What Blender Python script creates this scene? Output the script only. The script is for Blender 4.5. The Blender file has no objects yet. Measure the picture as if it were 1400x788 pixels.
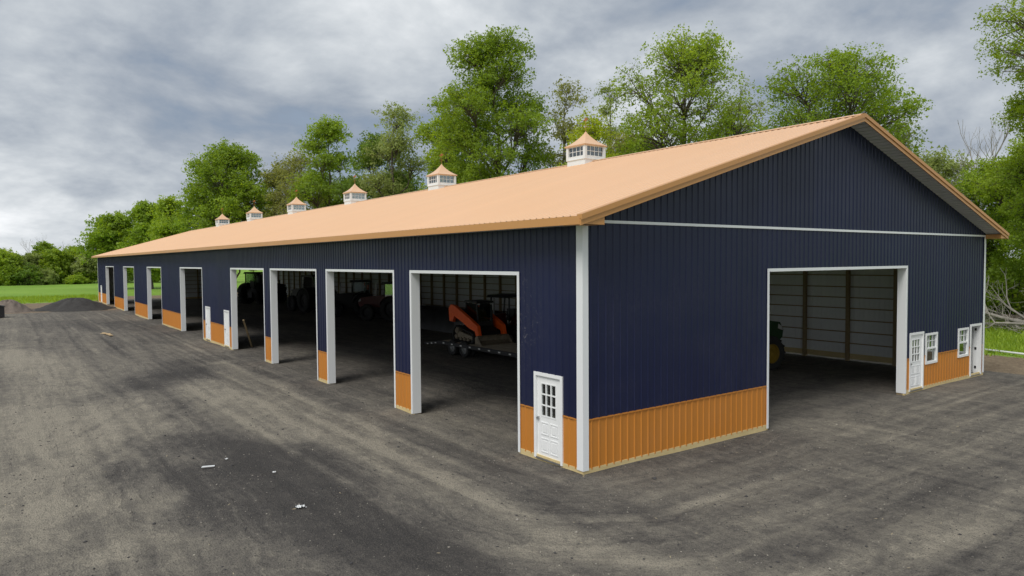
import bpy, math, random
import numpy as np
from mathutils import Vector, Matrix

# ------------------------------------------------------------------ camera, sky, sun, exposure
scene = bpy.context.scene
coll = scene.collection
cam_data = bpy.data.cameras.new('camera')
cam_data.sensor_width = 36.0
cam_data.lens = 954.59 / 1400 * 36.0
cam_data.clip_start = 0.1
cam_data.clip_end = 6000
camera = bpy.data.objects.new('camera', cam_data)
coll.objects.link(camera)
_r = Vector((0.80423672, -0.5942635, -0.00736134))
_u = Vector((0.02900126, 0.02687072, 0.99921814))
_d = Vector((0.59360106, 0.80382141, -0.03884481))
camera.matrix_world = Matrix(((_r.x, _u.x, -_d.x, -10.308), (_r.y, _u.y, -_d.y, -11.354),
                              (_r.z, _u.z, -_d.z, 4.75), (0, 0, 0, 1)))
scene.camera = camera

SKY_SEED = 4.4
SKY_B = 9.0
SUN_EL = math.radians(52)
SUN_DIR = Vector((-0.86, -0.36, 0)).normalized()      # the light comes from the open yard side
sun_az = math.atan2(SUN_DIR.x, SUN_DIR.y)
sl = bpy.data.lights.new('sun', 'SUN')
sl.energy = 1.5
sl.angle = math.radians(28)
sl.color = (1.0, 0.96, 0.9)
sun = bpy.data.objects.new('sun', sl)
coll.objects.link(sun)
sv = Vector((SUN_DIR.x * math.cos(SUN_EL), SUN_DIR.y * math.cos(SUN_EL), math.sin(SUN_EL)))
sun.rotation_euler = sv.to_track_quat('Z', 'Y').to_euler()
sun.location = (-20, -10, 40)

world = bpy.data.worlds.new('World')
scene.world = world
world.use_nodes = True
wt = world.node_tree
wt.nodes.clear()
def wn(t, **k):
    n = wt.nodes.new(t)
    for a, b in k.items(): setattr(n, a, b)
    return n
def wl(a, b): wt.links.new(a, b)
def wmath(op, a, b=None, clamp=False):
    n = wn('ShaderNodeMath', operation=op); n.use_clamp = clamp
    for i, v in enumerate((a, b)):
        if v is None: continue
        if isinstance(v, (int, float)): n.inputs[i].default_value = v
        else: wl(v, n.inputs[i])
    return n.outputs[0]
out = wn('ShaderNodeOutputWorld')
sky = wn('ShaderNodeTexSky')
sky.sky_type = 'NISHITA'
sky.sun_disc = False
sky.sun_elevation = SUN_EL
sky.sun_rotation = sun_az
bg_sky = wn('ShaderNodeBackground'); bg_sky.inputs['Strength'].default_value = 0.10
wl(sky.outputs[0], bg_sky.inputs['Color'])
tc = wn('ShaderNodeTexCoord')
sep = wn('ShaderNodeSeparateXYZ'); wl(tc.outputs['Generated'], sep.inputs[0])
zz = wmath('ADD', wmath('MAXIMUM', sep.outputs[2], 0.0), 0.36)
ux = wmath('DIVIDE', sep.outputs[0], zz); uy = wmath('DIVIDE', sep.outputs[1], zz)
comb = wn('ShaderNodeCombineXYZ'); wl(ux, comb.inputs[0]); wl(uy, comb.inputs[1])
def wnoise(scale, detail, rough, dist, off):
    m = wn('ShaderNodeMapping'); m.inputs['Location'].default_value = off
    wl(comb.outputs[0], m.inputs[0])
    n = wn('ShaderNodeTexNoise'); n.inputs['Scale'].default_value = scale
    n.inputs['Detail'].default_value = detail; n.inputs['Roughness'].default_value = rough
    n.inputs['Distortion'].default_value = dist
    wl(m.outputs[0], n.inputs['Vector'])
    return n.outputs[0]
big = wnoise(0.8, 2.0, 0.45, 0.3, (SKY_SEED, 1.7, 0.4))
mid = wnoise(2.5, 9.0, 0.55, 0.18, (SKY_B, 2.2, 5.1))
fine = wnoise(5.0, 8.0, 0.6, 0.1, (1.9, 8.8, 2.3))
cl = wmath('ADD', wmath('MULTIPLY', big, 0.46), wmath('ADD', wmath('MULTIPLY', mid, 0.52), wmath('MULTIPLY', fine, 0.10)))
ramp = wn('ShaderNodeValToRGB'); wl(cl, ramp.inputs[0])
cr = ramp.color_ramp
cr.elements[0].position = 0.41; cr.elements[0].color = (0.150, 0.180, 0.226, 1)
cr.elements[1].position = 0.64; cr.elements[1].color = (0.54, 0.553, 0.565, 1)
e = cr.elements.new(0.475); e.color = (0.228, 0.254, 0.290, 1)
e = cr.elements.new(0.53); e.color = (0.312, 0.336, 0.362, 1)
e = cr.elements.new(0.575); e.color = (0.392, 0.413, 0.432, 1)
bg_cl = wn('ShaderNodeBackground'); bg_cl.inputs['Strength'].default_value = 1.06
wl(ramp.outputs[0], bg_cl.inputs['Color'])
cov = wn('ShaderNodeMapRange'); wl(cl, cov.inputs[0])
for i, v in ((1, 0.36), (2, 0.45), (3, 0.86), (4, 1.0)): cov.inputs[i].default_value = v
mix = wn('ShaderNodeMixShader')
wl(cov.outputs[0], mix.inputs[0]); wl(bg_sky.outputs[0], mix.inputs[1]); wl(bg_cl.outputs[0], mix.inputs[2])
wl(mix.outputs[0], out.inputs[0])

scene.view_settings.view_transform = 'Standard'
scene.view_settings.look = 'None'
scene.view_settings.gamma = 1.0
scene.view_settings.use_curve_mapping = False
scene.view_settings.exposure = 0.75

# ------------------------------------------------------------------ helpers
def link(name, mesh, parent=None):
    o = bpy.data.objects.new(name, mesh)
    coll.objects.link(o)
    if parent is not None: o.parent = parent
    return o
def tag(o, label, cat, group=None, kind=None):
    o['label'] = label
    o['category'] = cat
    if group: o['group'] = group
    if kind: o['kind'] = kind
    return o
def thing(name, label, cat, loc=(0, 0, 0), rz=0.0, group=None):
    o = bpy.data.objects.new(name, None)
    coll.objects.link(o)
    o.location = loc; o.rotation_euler = (0, 0, rz)
    o.empty_display_size = 0.3
    return tag(o, label, cat, group)

class MB:
    """collects shapes of ONE mesh"""
    def __init__(s): s.v = []; s.f = []; s.m = []
    def add(s, vs, fs, mi=0):
        n = len(s.v); s.v.extend([tuple(v) for v in vs])
        s.f.extend([tuple(i + n for i in f) for f in fs]); s.m.extend([mi] * len(fs)); return s
    def box(s, x0, x1, y0, y1, z0, z1, mi=0):
        vs = [(x0, y0, z0), (x1, y0, z0), (x1, y1, z0), (x0, y1, z0), (x0, y0, z1), (x1, y0, z1), (x1, y1, z1), (x0, y1, z1)]
        return s.add(vs, [(3, 2, 1, 0), (4, 5, 6, 7), (0, 1, 5, 4), (1, 2, 6, 5), (2, 3, 7, 6), (3, 0, 4, 7)], mi)
    def beam(s, a, b, w, h, up=(0, 0, 1), mi=0):
        a = Vector(a); b = Vector(b); d = (b - a).normalized(); up = Vector(up)
        if abs(d.dot(up)) > .98: up = Vector((1, 0, 0))
        sx = d.cross(up).normalized() * (w / 2); sz = sx.cross(d).normalized() * (h / 2)
        vs = [a - sx - sz, a + sx - sz, a + sx + sz, a - sx + sz, b - sx - sz, b + sx - sz, b + sx + sz, b - sx + sz]
        return s.add(vs, [(0, 1, 2, 3), (7, 6, 5, 4), (0, 4, 5, 1), (1, 5, 6, 2), (2, 6, 7, 3), (3, 7, 4, 0)], mi)
    def tube(s, pts, rad, n=8, mi=0):
        pts = [Vector(p) for p in pts]
        if isinstance(rad, (int, float)): rad = [rad] * len(pts)
        vs = []; fs = []
        for i, p in enumerate(pts):
            d = (pts[min(i + 1, len(pts) - 1)] - pts[max(i - 1, 0)]).normalized()
            up = Vector((0, 0, 1)) if abs(d.z) < .9 else Vector((1, 0, 0))
            a = d.cross(up).normalized(); b = a.cross(d)
            for k in range(n):
                t = 2 * math.pi * k / n
                vs.append(p + (a * math.cos(t) + b * math.sin(t)) * rad[i])
        for i in range(len(pts) - 1):
            for k in range(n):
                fs.append((i * n + k, i * n + (k + 1) % n, (i + 1) * n + (k + 1) % n, (i + 1) * n + k))
        fs.append(tuple(range(n))[::-1]); fs.append(tuple(range((len(pts) - 1) * n, len(pts) * n)))
        return s.add(vs, fs, mi)
    def prism(s, poly, y0, y1, axis='y', mi=0):
        n = len(poly)
        f = {'y': lambda p, t: (p[0], t, p[1]), 'x': lambda p, t: (t, p[0], p[1]), 'z': lambda p, t: (p[0], p[1], t)}[axis]
        vs = [f(p, y0) for p in poly] + [f(p, y1) for p in poly]
        fs = [tuple(range(n)), tuple(range(2 * n - 1, n - 1, -1))] + [(i, (i + 1) % n, n + (i + 1) % n, n + i) for i in range(n)]
        return s.add(vs, fs, mi)
    def lathe_y(s, prof, c, n=24, mi=0):
        """profile (radius, y) revolved about the y axis through c"""
        vs = []; fs = []; m = len(prof)
        for k in range(n):
            t = 2 * math.pi * k / n
            for r, y in prof: vs.append((c[0] + r * math.cos(t), c[1] + y, c[2] + r * math.sin(t)))
        for k in range(n):
            for i in range(m - 1):
                a = k * m + i; b = ((k + 1) % n) * m + i
                fs.append((a, a + 1, b + 1, b))
        return s.add(vs, fs, mi)
    def build(s, name, mats, parent=None, smooth=False):
        me = bpy.data.meshes.new(name)
        me.from_pydata(s.v, [], s.f)
        if not isinstance(mats, (list, tuple)): mats = [mats]
        for m in mats: me.materials.append(m)
        if len(mats) > 1: me.polygons.foreach_set('material_index', s.m)
        if smooth: me.polygons.foreach_set('use_smooth', [True] * len(me.polygons))
        me.update()
        return link(name, me, parent)

def np_mesh(name, verts, faces, mat, parent=None, attrs=None, smooth=False, mat_idx=None):
    """fast mesh from numpy arrays (all faces with the same corner count)"""
    me = bpy.data.meshes.new(name)
    verts = np.ascontiguousarray(verts, dtype=np.float32); faces = np.ascontiguousarray(faces, dtype=np.int32)
    nf, k = faces.shape
    me.vertices.add(len(verts)); me.vertices.foreach_set('co', verts.ravel())
    me.loops.add(nf * k); me.loops.foreach_set('vertex_index', faces.ravel())
    me.polygons.add(nf)
    me.polygons.foreach_set('loop_start', np.arange(0, nf * k, k, dtype=np.int32))
    me.polygons.foreach_set('loop_total', np.full(nf, k, dtype=np.int32))
    if smooth: me.polygons.foreach_set('use_smooth', np.ones(nf, dtype=bool))
    for m in (mat if isinstance(mat, (list, tuple)) else [mat]): me.materials.append(m)
    me.update(calc_edges=True)
    for n, a in (attrs or {}).items():
        at = me.attributes.new(n, 'FLOAT', 'POINT'); at.data.foreach_set('value', np.ascontiguousarray(a, dtype=np.float32))
    return link(name, me, parent)

# ------------------------------------------------------------------ materials
class NT:
    def __init__(s, name):
        s.mat = bpy.data.materials.new(name); s.mat.use_nodes = True
        s.t = s.mat.node_tree; s.b = s.t.nodes['Principled BSDF']; s.o = s.t.nodes['Material Output']
        s.tc = None
    def n(s, t, **k):
        x = s.t.nodes.new(t)
        for a, b in k.items(): setattr(x, a, b)
        return x
    def l(s, a, b): s.t.links.new(a, b)
    def coord(s, scale=(1, 1, 1), kind='Object'):
        if s.tc is None: s.tc = s.n('ShaderNodeTexCoord')
        m = s.n('ShaderNodeMapping'); m.inputs['Scale'].default_value = scale
        s.l(s.tc.outputs[kind], m.inputs[0]); return m.outputs[0]
    def noise(s, scale, detail=4, rough=.55, vec=None, dist=0):
        x = s.n('ShaderNodeTexNoise'); x.inputs['Scale'].default_value = scale
        x.inputs['Detail'].default_value = detail; x.inputs['Roughness'].default_value = rough
        x.inputs['Distortion'].default_value = dist
        s.l(vec if vec is not None else s.coord(), x.inputs['Vector']); return x.outputs[0]
    def rng(s, v, a, b, c=0., d=1.):
        x = s.n('ShaderNodeMapRange'); s.l(v, x.inputs[0])
        for i, q in zip((1, 2, 3, 4), (a, b, c, d)): x.inputs[i].default_value = q
        return x.outputs[0]
    def math(s, op, a, b=None, clamp=False):
        x = s.n('ShaderNodeMath', operation=op); x.use_clamp = clamp
        for i, v in enumerate((a, b)):
            if v is None: continue
            if isinstance(v, (int, float)): x.inputs[i].default_value = v
            else: s.l(v, x.inputs[i])
        return x.outputs[0]
    def mixc(s, f, a, b):
        x = s.n('ShaderNodeMix', data_type='RGBA')
        for i, v in ((0, f), (6, a), (7, b)):
            if isinstance(v, (int, float)): x.inputs[i].default_value = v
            elif isinstance(v, (tuple, list)): x.inputs[i].default_value = (*v[:3], 1)
            else: s.l(v, x.inputs[i])
        return x.outputs[2]
    def attr(s, name):
        x = s.n('ShaderNodeAttribute', attribute_name=name); return x.outputs['Fac']
    def bump(s, h, strength, dist=0.02):
        x = s.n('ShaderNodeBump'); x.inputs['Strength'].default_value = strength; x.inputs['Distance'].default_value = dist
        s.l(h, x.inputs['Height']); s.l(x.outputs[0], s.b.inputs['Normal']); return x
    def set(s, **k):
        for a, v in k.items():
            i = s.b.inputs[a.replace('_', ' ')]
            if isinstance(v, tuple): i.default_value = (*v, 1) if len(v) == 3 else v
            elif isinstance(v, (int, float)): i.default_value = v
            else: s.l(v, i)
        return s

def plain(name, col, rough=.5, metal=0., var=.15, nscale=6., bump=0.05, spec=.5):
    t = NT(name)
    nz = t.noise(nscale, 5, .6)
    c2 = tuple(max(0, c * (1 - var)) for c in col); c1 = tuple(min(1, c * (1 + var)) for c in col)
    t.set(Base_Color=t.mixc(t.rng(nz, .3, .7), c2, c1), Roughness=t.rng(nz, .3, .7, rough * .9, min(1, rough * 1.1)), Metallic=metal)
    t.b.inputs['Specular IOR Level'].default_value = spec
    if bump: t.bump(t.noise(nscale * 6, 3), bump, .01)
    return t.mat

def sheet(name, col, rough, metal=0., dust=.12, dustcol=(.42, .40, .36), spec=.5, panel=.03, scuff=None):
    """painted ribbed steel: slight oil-canning, each sheet a hair different, thin dust"""
    t = NT(name)
    info = t.n('ShaderNodeObjectInfo')
    base = t.mixc(info.outputs['Random'], tuple(c * (1 - panel) for c in col), tuple(min(1, c * (1 + panel)) for c in col))
    d1 = t.noise(.7, 6, .65); d2 = t.noise(14., 5, .65)
    f = t.math('MULTIPLY', t.math('MULTIPLY', t.rng(d1, .45, .75), t.rng(d2, .35, .75)), dust)
    if scuff:      # chalky handling marks left by the installers
        g = t.n('ShaderNodeNewGeometry'); m = t.n('ShaderNodeMapping'); m.vector_type = 'POINT'
        m.inputs['Location'].default_value = tuple(-a / b for a, b in zip(scuff[0], scuff[1])); m.inputs['Scale'].default_value = tuple(1 / b for b in scuff[1])
        t.l(g.outputs['Position'], m.inputs[0])
        ln = t.n('ShaderNodeVectorMath', operation='LENGTH'); t.l(m.outputs[0], ln.inputs[0])
        w = t.n('ShaderNodeTexNoise'); w.inputs['Scale'].default_value = 5.; w.inputs['Detail'].default_value = 6; w.inputs['Roughness'].default_value = .7; w.inputs['Distortion'].default_value = 2.
        t.l(g.outputs['Position'], w.inputs['Vector'])
        sc = t.math('MULTIPLY', t.rng(ln.outputs['Value'], 1., .3), t.rng(w.outputs[0], .56, .72))
        f = t.math('ADD', f, t.math('MULTIPLY', sc, .35), True)
    t.set(Base_Color=t.mixc(f, base, dustcol), Metallic=metal,
          Roughness=t.rng(d1, .3, .7, rough * .85, rough * 1.2))
    t.b.inputs['Specular IOR Level'].default_value = spec
    t.bump(t.noise(1.3, 2, .5), .06, .05)
    return t.mat

M = {}
M['navy'] = sheet('navy_steel', (.0075, .0110, .043), .40, dust=.05, panel=.10, spec=.34, scuff=((0, 2.0, 3.2), (1, .7, 1.6)))
M['copper'] = sheet('copper_steel', (.52, .20, .030), .36, dust=.05)
M['trim'] = sheet('copper_trim', (.55, .27, .085), .36, dust=.1)
M['copper_roof'] = sheet('copper_roof_steel', (.72, .45, .265), .31, dust=.3, dustcol=(.66, .5, .36), spec=.8, panel=.02)
M['liner'] = sheet('sheet_back', (.80, .82, .81), .6, dust=.3)
M['roof_back'] = sheet('roof_sheet_back', (.40, .41, .41), .6, dust=.3)
M['white'] = sheet('white_trim', (.78, .80, .81), .4, dust=.15)
M['door_white'] = plain('door_white', (.82, .83, .83), .4, 0, .03, 3)
M['soffit'] = plain('soffit_grey', (.58, .59, .59), .5, 0, .05, 3)
def wood(name, c1, c2):
    t = NT(name)
    g = t.noise(3., 6, .65, t.coord((1, 1, 9)), 1.2)
    k = t.noise(.9, 3)
    t.set(Base_Color=t.mixc(t.rng(t.math('ADD', t.math('MULTIPLY', g, .6), t.math('MULTIPLY', k, .4)), .3, .7), c1, c2), Roughness=.8)
    t.bump(g, .2, .01); return t.mat
M['treated'] = wood('treated_lumber', (.50, .38, .17), (.70, .57, .30))
M['post_wood'] = wood('post_lumber', (.24, .18, .10), (.38, .29, .16))
M['scrap_wood'] = wood('scrap_lumber', (.36, .25, .13), (.55, .42, .25))
M['bark'] = None
def glassmat():
    t = NT('glass')
    gl = t.n('ShaderNodeBsdfGlossy'); gl.inputs['Roughness'].default_value = .03
    gl.inputs['Color'].default_value = (.9, .95, .95, 1)
    tr = t.n('ShaderNodeBsdfTransparent'); tr.inputs['Color'].default_value = (.72, .78, .76, 1)
    fr = t.n('ShaderNodeFresnel'); fr.inputs['IOR'].default_value = 1.52
    f = t.math('ADD', t.math('MULTIPLY', fr.outputs[0], .9), .18, True)
    mx = t.n('ShaderNodeMixShader'); t.l(f, mx.inputs[0]); t.l(tr.outputs[0], mx.inputs[1]); t.l(gl.outputs[0], mx.inputs[2])
    t.l(mx.outputs[0], t.o.inputs[0]); return t.mat
M['glass'] = glassmat()
M['metal_dark'] = plain('dark_metal', (.03, .03, .032), .55, .3)
M['rubber'] = plain('rubber', (.022, .022, .022), .85, 0, .3, 12, .2)
M['steel'] = plain('steel', (.35, .35, .35), .4, .8)
M['orange'] = plain('orange_paint', (.95, .12, .015), .35, 0, .1)
M['red'] = plain('dark_red_paint', (.085, .009, .008), .4, 0, .15)
M['green'] = plain('tractor_green', (.008, .045, .011), .4, 0, .1)
M['yellow'] = plain('wheel_yellow', (.22, .14, .01), .6, 0, .1)
M['black_paint'] = plain('black_paint', (.015, .015, .017), .45, 0, .1)
M['tarp'] = plain('black_tarp', (.018, .018, .02), .5, 0, .3, 2, .3)
M['bucket'] = plain('worn_bucket', (.22, .18, .13), .6, .2, .3)
M['reflector'] = plain('white_reflector', (.75, .75, .72), .3, 0, .02)
M['lamp'] = plain('lamp_lens', (.55, .55, .55), .15, .2, .02)
M['plastic_white'] = plain('white_plastic', (.75, .77, .78), .45, 0, .05, 20)
M['stone'] = plain('crushed_stone', (.24, .22, .19), .9, 0, .5, 3, .2)
M['straw'] = plain('straw', (.48, .40, .26), .85, 0, .3, 8)
M['copper_dark'] = plain('copper_ornament', (.50, .20, .07), .35, .5)
M['pipe_white'] = plain('white_pipe', (.72, .73, .72), .5, 0, .08)

def barkmat(name, c1, c2):
    t = NT(name); g = t.noise(4., 6, .7, t.coord((1, 1, .25)))
    t.set(Base_Color=t.mixc(t.rng(g, .3, .7), c1, c2), Roughness=.9); t.bump(g, .5, .04); return t.mat
M['bark'] = barkmat('bark', (.055, .045, .035), (.14, .12, .095))
M['bark_grey'] = barkmat('bark_grey', (.20, .185, .16), (.38, .35, .31))
M['bark_log'] = barkmat('bark_log', (.10, .075, .055), (.24, .19, .15))
def leafmat(name, ca, cb, trans=.5):
    t = NT(name)
    col = t.mixc(t.attr('tint'), ca, cb)
    t.set(Base_Color=col, Roughness=.55); t.b.inputs['Specular IOR Level'].default_value = .3
    tr = t.n('ShaderNodeBsdfTranslucent')
    hs = t.n('ShaderNodeHueSaturation'); hs.inputs['Hue'].default_value = .485; hs.inputs['Saturation'].default_value = 1.1; hs.inputs['Value'].default_value = 1.5
    t.l(col, hs.inputs['Color']); t.l(hs.outputs[0], tr.inputs[0])
    mx = t.n('ShaderNodeMixShader'); mx.inputs[0].default_value = trans
    t.l(t.b.outputs[0], mx.inputs[1]); t.l(tr.outputs[0], mx.inputs[2]); t.l(mx.outputs[0], t.o.inputs[0])
    return t.mat
L = {
    'mid': leafmat('leaf_mid', (.150, .235, .028), (.290, .410, .050)),
    'dark': leafmat('leaf_dark', (.090, .160, .026), (.185, .285, .042)),
    'bright': leafmat('leaf_bright', (.195, .290, .034), (.350, .465, .060)),
    'yellow': leafmat('leaf_yellow', (.28, .36, .028), (.42, .50, .055)),
    'olive': leafmat('leaf_olive', (.195, .215, .055), (.340, .360, .10)),
    'pale': leafmat('leaf_pale', (.215, .27, .078), (.35, .42, .145)),
}

def ground_material():
    t = NT('yard_and_field')
    tan = t.attr('tan'); grass = t.attr('grass'); dirt = t.attr('dirt'); across = t.attr('across')
    n_big = t.noise(.22, 5, .6); n_mid = t.noise(1.1, 7, .7, None, .6); n_m2 = t.noise(3.1, 6, .7, None, .4); n_small = t.noise(9., 6, .75); n_fine = t.noise(48., 4, .7)
    sx = t.n('ShaderNodeSeparateXYZ'); t.l(t.coord(), sx.inputs[0])
    def along(k, m):
        cv = t.n('ShaderNodeCombineXYZ')
        wob_ = t.math('MULTIPLY', t.math('SUBTRACT', n_big, .5), 2.4)
        t.l(t.math('MULTIPLY', t.math('ADD', across, wob_), k), cv.inputs[0]); t.l(t.math('MULTIPLY', sx.outputs[0], m), cv.inputs[1]); t.l(t.math('MULTIPLY', sx.outputs[1], m), cv.inputs[2])
        return cv.outputs[0]
    streak = t.noise(1.0, 6, .68, along(2.6, .12), .2)
    streak2 = t.noise(1.0, 3, .6, along(8.0, .05), .1)
    # a second family of crossing tracks, straight over the yard
    cr_ = t.n('ShaderNodeMapping'); cr_.inputs['Rotation'].default_value = (0, 0, math.radians(28)); cr_.inputs['Scale'].default_value = (3.6, .2, 1)
    t.l(t.tc.outputs['Object'], cr_.inputs[0])
    cross = t.noise(1.0, 6, .68, cr_.outputs[0], .4)
    vor = t.n('ShaderNodeTexVoronoi'); vor.inputs['Scale'].default_value = 30; t.l(t.coord(), vor.inputs['Vector'])
    vor3 = t.n('ShaderNodeTexVoronoi'); vor3.inputs['Scale'].default_value = 75; t.l(t.coord(), vor3.inputs['Vector'])
    # how much pale fines lie on the dark millings
    s = tan
    for v, k in ((n_big, .5), (n_mid, 1.0), (n_m2, .7), (streak, .7), (streak2, .6), (cross, .7), (n_small, .95)):
        s = t.math('ADD', s, t.math('MULTIPLY', t.math('SUBTRACT', v, .5), k))
    f = t.rng(s, -.30, 1.05)
    fr = t.n('ShaderNodeValToRGB'); t.l(f, fr.inputs[0])
    c = fr.color_ramp
    c.elements[0].position = 0; c.elements[0].color = (.046, .043, .042, 1)
    c.elements[1].position = 1; c.elements[1].color = (.330, .298, .238, 1)
    for p_, col in ((.25, (.075, .069, .064, 1)), (.5, (.138, .126, .110, 1)), (.75, (.222, .202, .166, 1))):
        q = c.elements.new(p_); q.color = col
    g = fr.outputs[0]
    # single pale and dark stones
    sepc = t.n('ShaderNodeSeparateColor'); t.l(vor.outputs['Color'], sepc.inputs[0])
    pale = t.math('MULTIPLY', t.rng(sepc.outputs[0], .88, .95), t.rng(vor.outputs['Distance'], .38, .2))
    g = t.mixc(t.math('MULTIPLY', pale, .5), g, (.24, .22, .18))
    dk = t.math('MULTIPLY', t.rng(sepc.outputs[1], .55, .8), t.rng(vor.outputs['Distance'], .5, .25))
    g = t.mixc(t.math('MULTIPLY', dk, .5), g, (.035, .034, .034))
    sp3 = t.n('ShaderNodeSeparateColor'); t.l(vor3.outputs['Color'], sp3.inputs[0])
    g = t.mixc(t.math('MULTIPLY', t.rng(sp3.outputs[0], .55, .95), .35), g, (.20, .18, .15))
    g = t.mixc(t.math('MULTIPLY', t.rng(sp3.outputs[1], .55, .95), .40), g, (.03, .03, .03))
    # bare brown soil and grass
    soil = t.mixc(t.rng(t.math('ADD', t.math('MULTIPLY', n_small, .5), t.math('MULTIPLY', n_m2, .5)), .35, .65), (.12, .085, .058), (.31, .245, .165))
    dd = t.rng(t.math('ADD', dirt, t.math('MULTIPLY', t.math('SUBTRACT', n_mid, .5), .9)), .35, .65)
    g = t.mixc(dd, g, soil)
    gn = t.noise(.05, 4, .6); gs = t.noise(12., 5, .7)
    gc = t.mixc(t.rng(gn, .35, .65), (.175, .315, .034), (.245, .395, .058))
    gc = t.mixc(t.math('MULTIPLY', t.rng(gs, .3, .75), .4), gc, (.08, .165, .02))
    gc = t.mixc(t.math('MULTIPLY', t.rng(t.noise(.35, 5, .7), .55, .75), .5), gc, (.27, .32, .085))
    gg = t.rng(t.math('ADD', grass, t.math('MULTIPLY', t.math('SUBTRACT', n_mid, .5), .8)), .38, .62)
    g = t.mixc(gg, g, gc)
    t.set(Base_Color=g, Roughness=.92); t.b.inputs['Specular IOR Level'].default_value = .25
    hgt = t.math('MULTIPLY', vor.outputs['Distance'], -.4)
    for v, k in ((n_small, .9), (n_fine, .3), (streak, .9), (streak2, .8), (cross, .6), (n_m2, .6)):
        hgt = t.math('ADD', hgt, t.math('MULTIPLY', v, k))
    t.bump(hgt, .8, .07)
    return t.mat
M['ground'] = ground_material()
def pile_material(name, c1, c2):
    t = NT(name); a = t.noise(2., 6, .7); b = t.noise(14., 5, .7)
    t.set(Base_Color=t.mixc(t.rng(t.math('ADD', t.math('MULTIPLY', a, .5), t.math('MULTIPLY', b, .5)), .35, .65), c1, c2), Roughness=.95)
    t.bump(b, .8, .08); return t.mat
M['pile_dark'] = pile_material('millings_pile', (.024, .023, .023), (.060, .056, .052))
M['pile_brown'] = pile_material('soil_pile', (.10, .08, .065), (.22, .18, .15))

# ------------------------------------------------------------------ the ground
def axis(segs):
    o = [segs[0][0]]
    for a, b, st in segs:
        n = max(1, int(round((b - a) / st))); o.extend([a + (b - a) * (i + 1) / n for i in range(n)])
    return np.array(o)
gx = axis([(-2500, -600, 480), (-600, -120, 80), (-120, -40, 10), (-40, -16, 1.5), (-16, -12, .25), (-12, 7, .09), (7, 13, .18), (13, 36, .4), (36, 60, 1.5), (60, 140, 8), (140, 700, 80), (700, 2500, 450)])
gy = axis([(-2500, -600, 480), (-600, -120, 80), (-120, -30, 10), (-30, -12, 1.5), (-12, 12, .09), (12, 26, .2), (26, 50, .45), (50, 120, 1.0), (120, 240, 5), (240, 700, 60), (700, 2500, 450)])
GX, GY = np.meshgrid(gx, gy, indexing='ij')
def wob(x, y, seed, scale):
    r = np.random.RandomState(seed); o = np.zeros_like(x)
    for k in range(7):
        a = r.uniform(0, 2 * np.pi); fq = scale * r.uniform(.5, 1.9)
        o += np.sin((x * np.cos(a) + y * np.sin(a)) * fq + r.uniform(0, 6.28)) * r.uniform(.4, 1)
    return o / 3.2
def seg_field(x, y, pts, w):
    best = np.full(x.shape, 1e9)
    for (ax, ay), (bx, by) in zip(pts[:-1], pts[1:]):
        dx, dy = bx - ax, by - ay; l2 = dx * dx + dy * dy + 1e-9
        t = np.clip(((x - ax) * dx + (y - ay) * dy) / l2, 0, 1)
        best = np.minimum(best, (x - ax - t * dx) ** 2 + (y - ay - t * dy) ** 2)
    return np.exp(-best / (w * w))
def smooth(v, a, b): 
    t = np.clip((v - a) / (b - a), 0, 1); return t * t * (3 - 2 * t)
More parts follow.
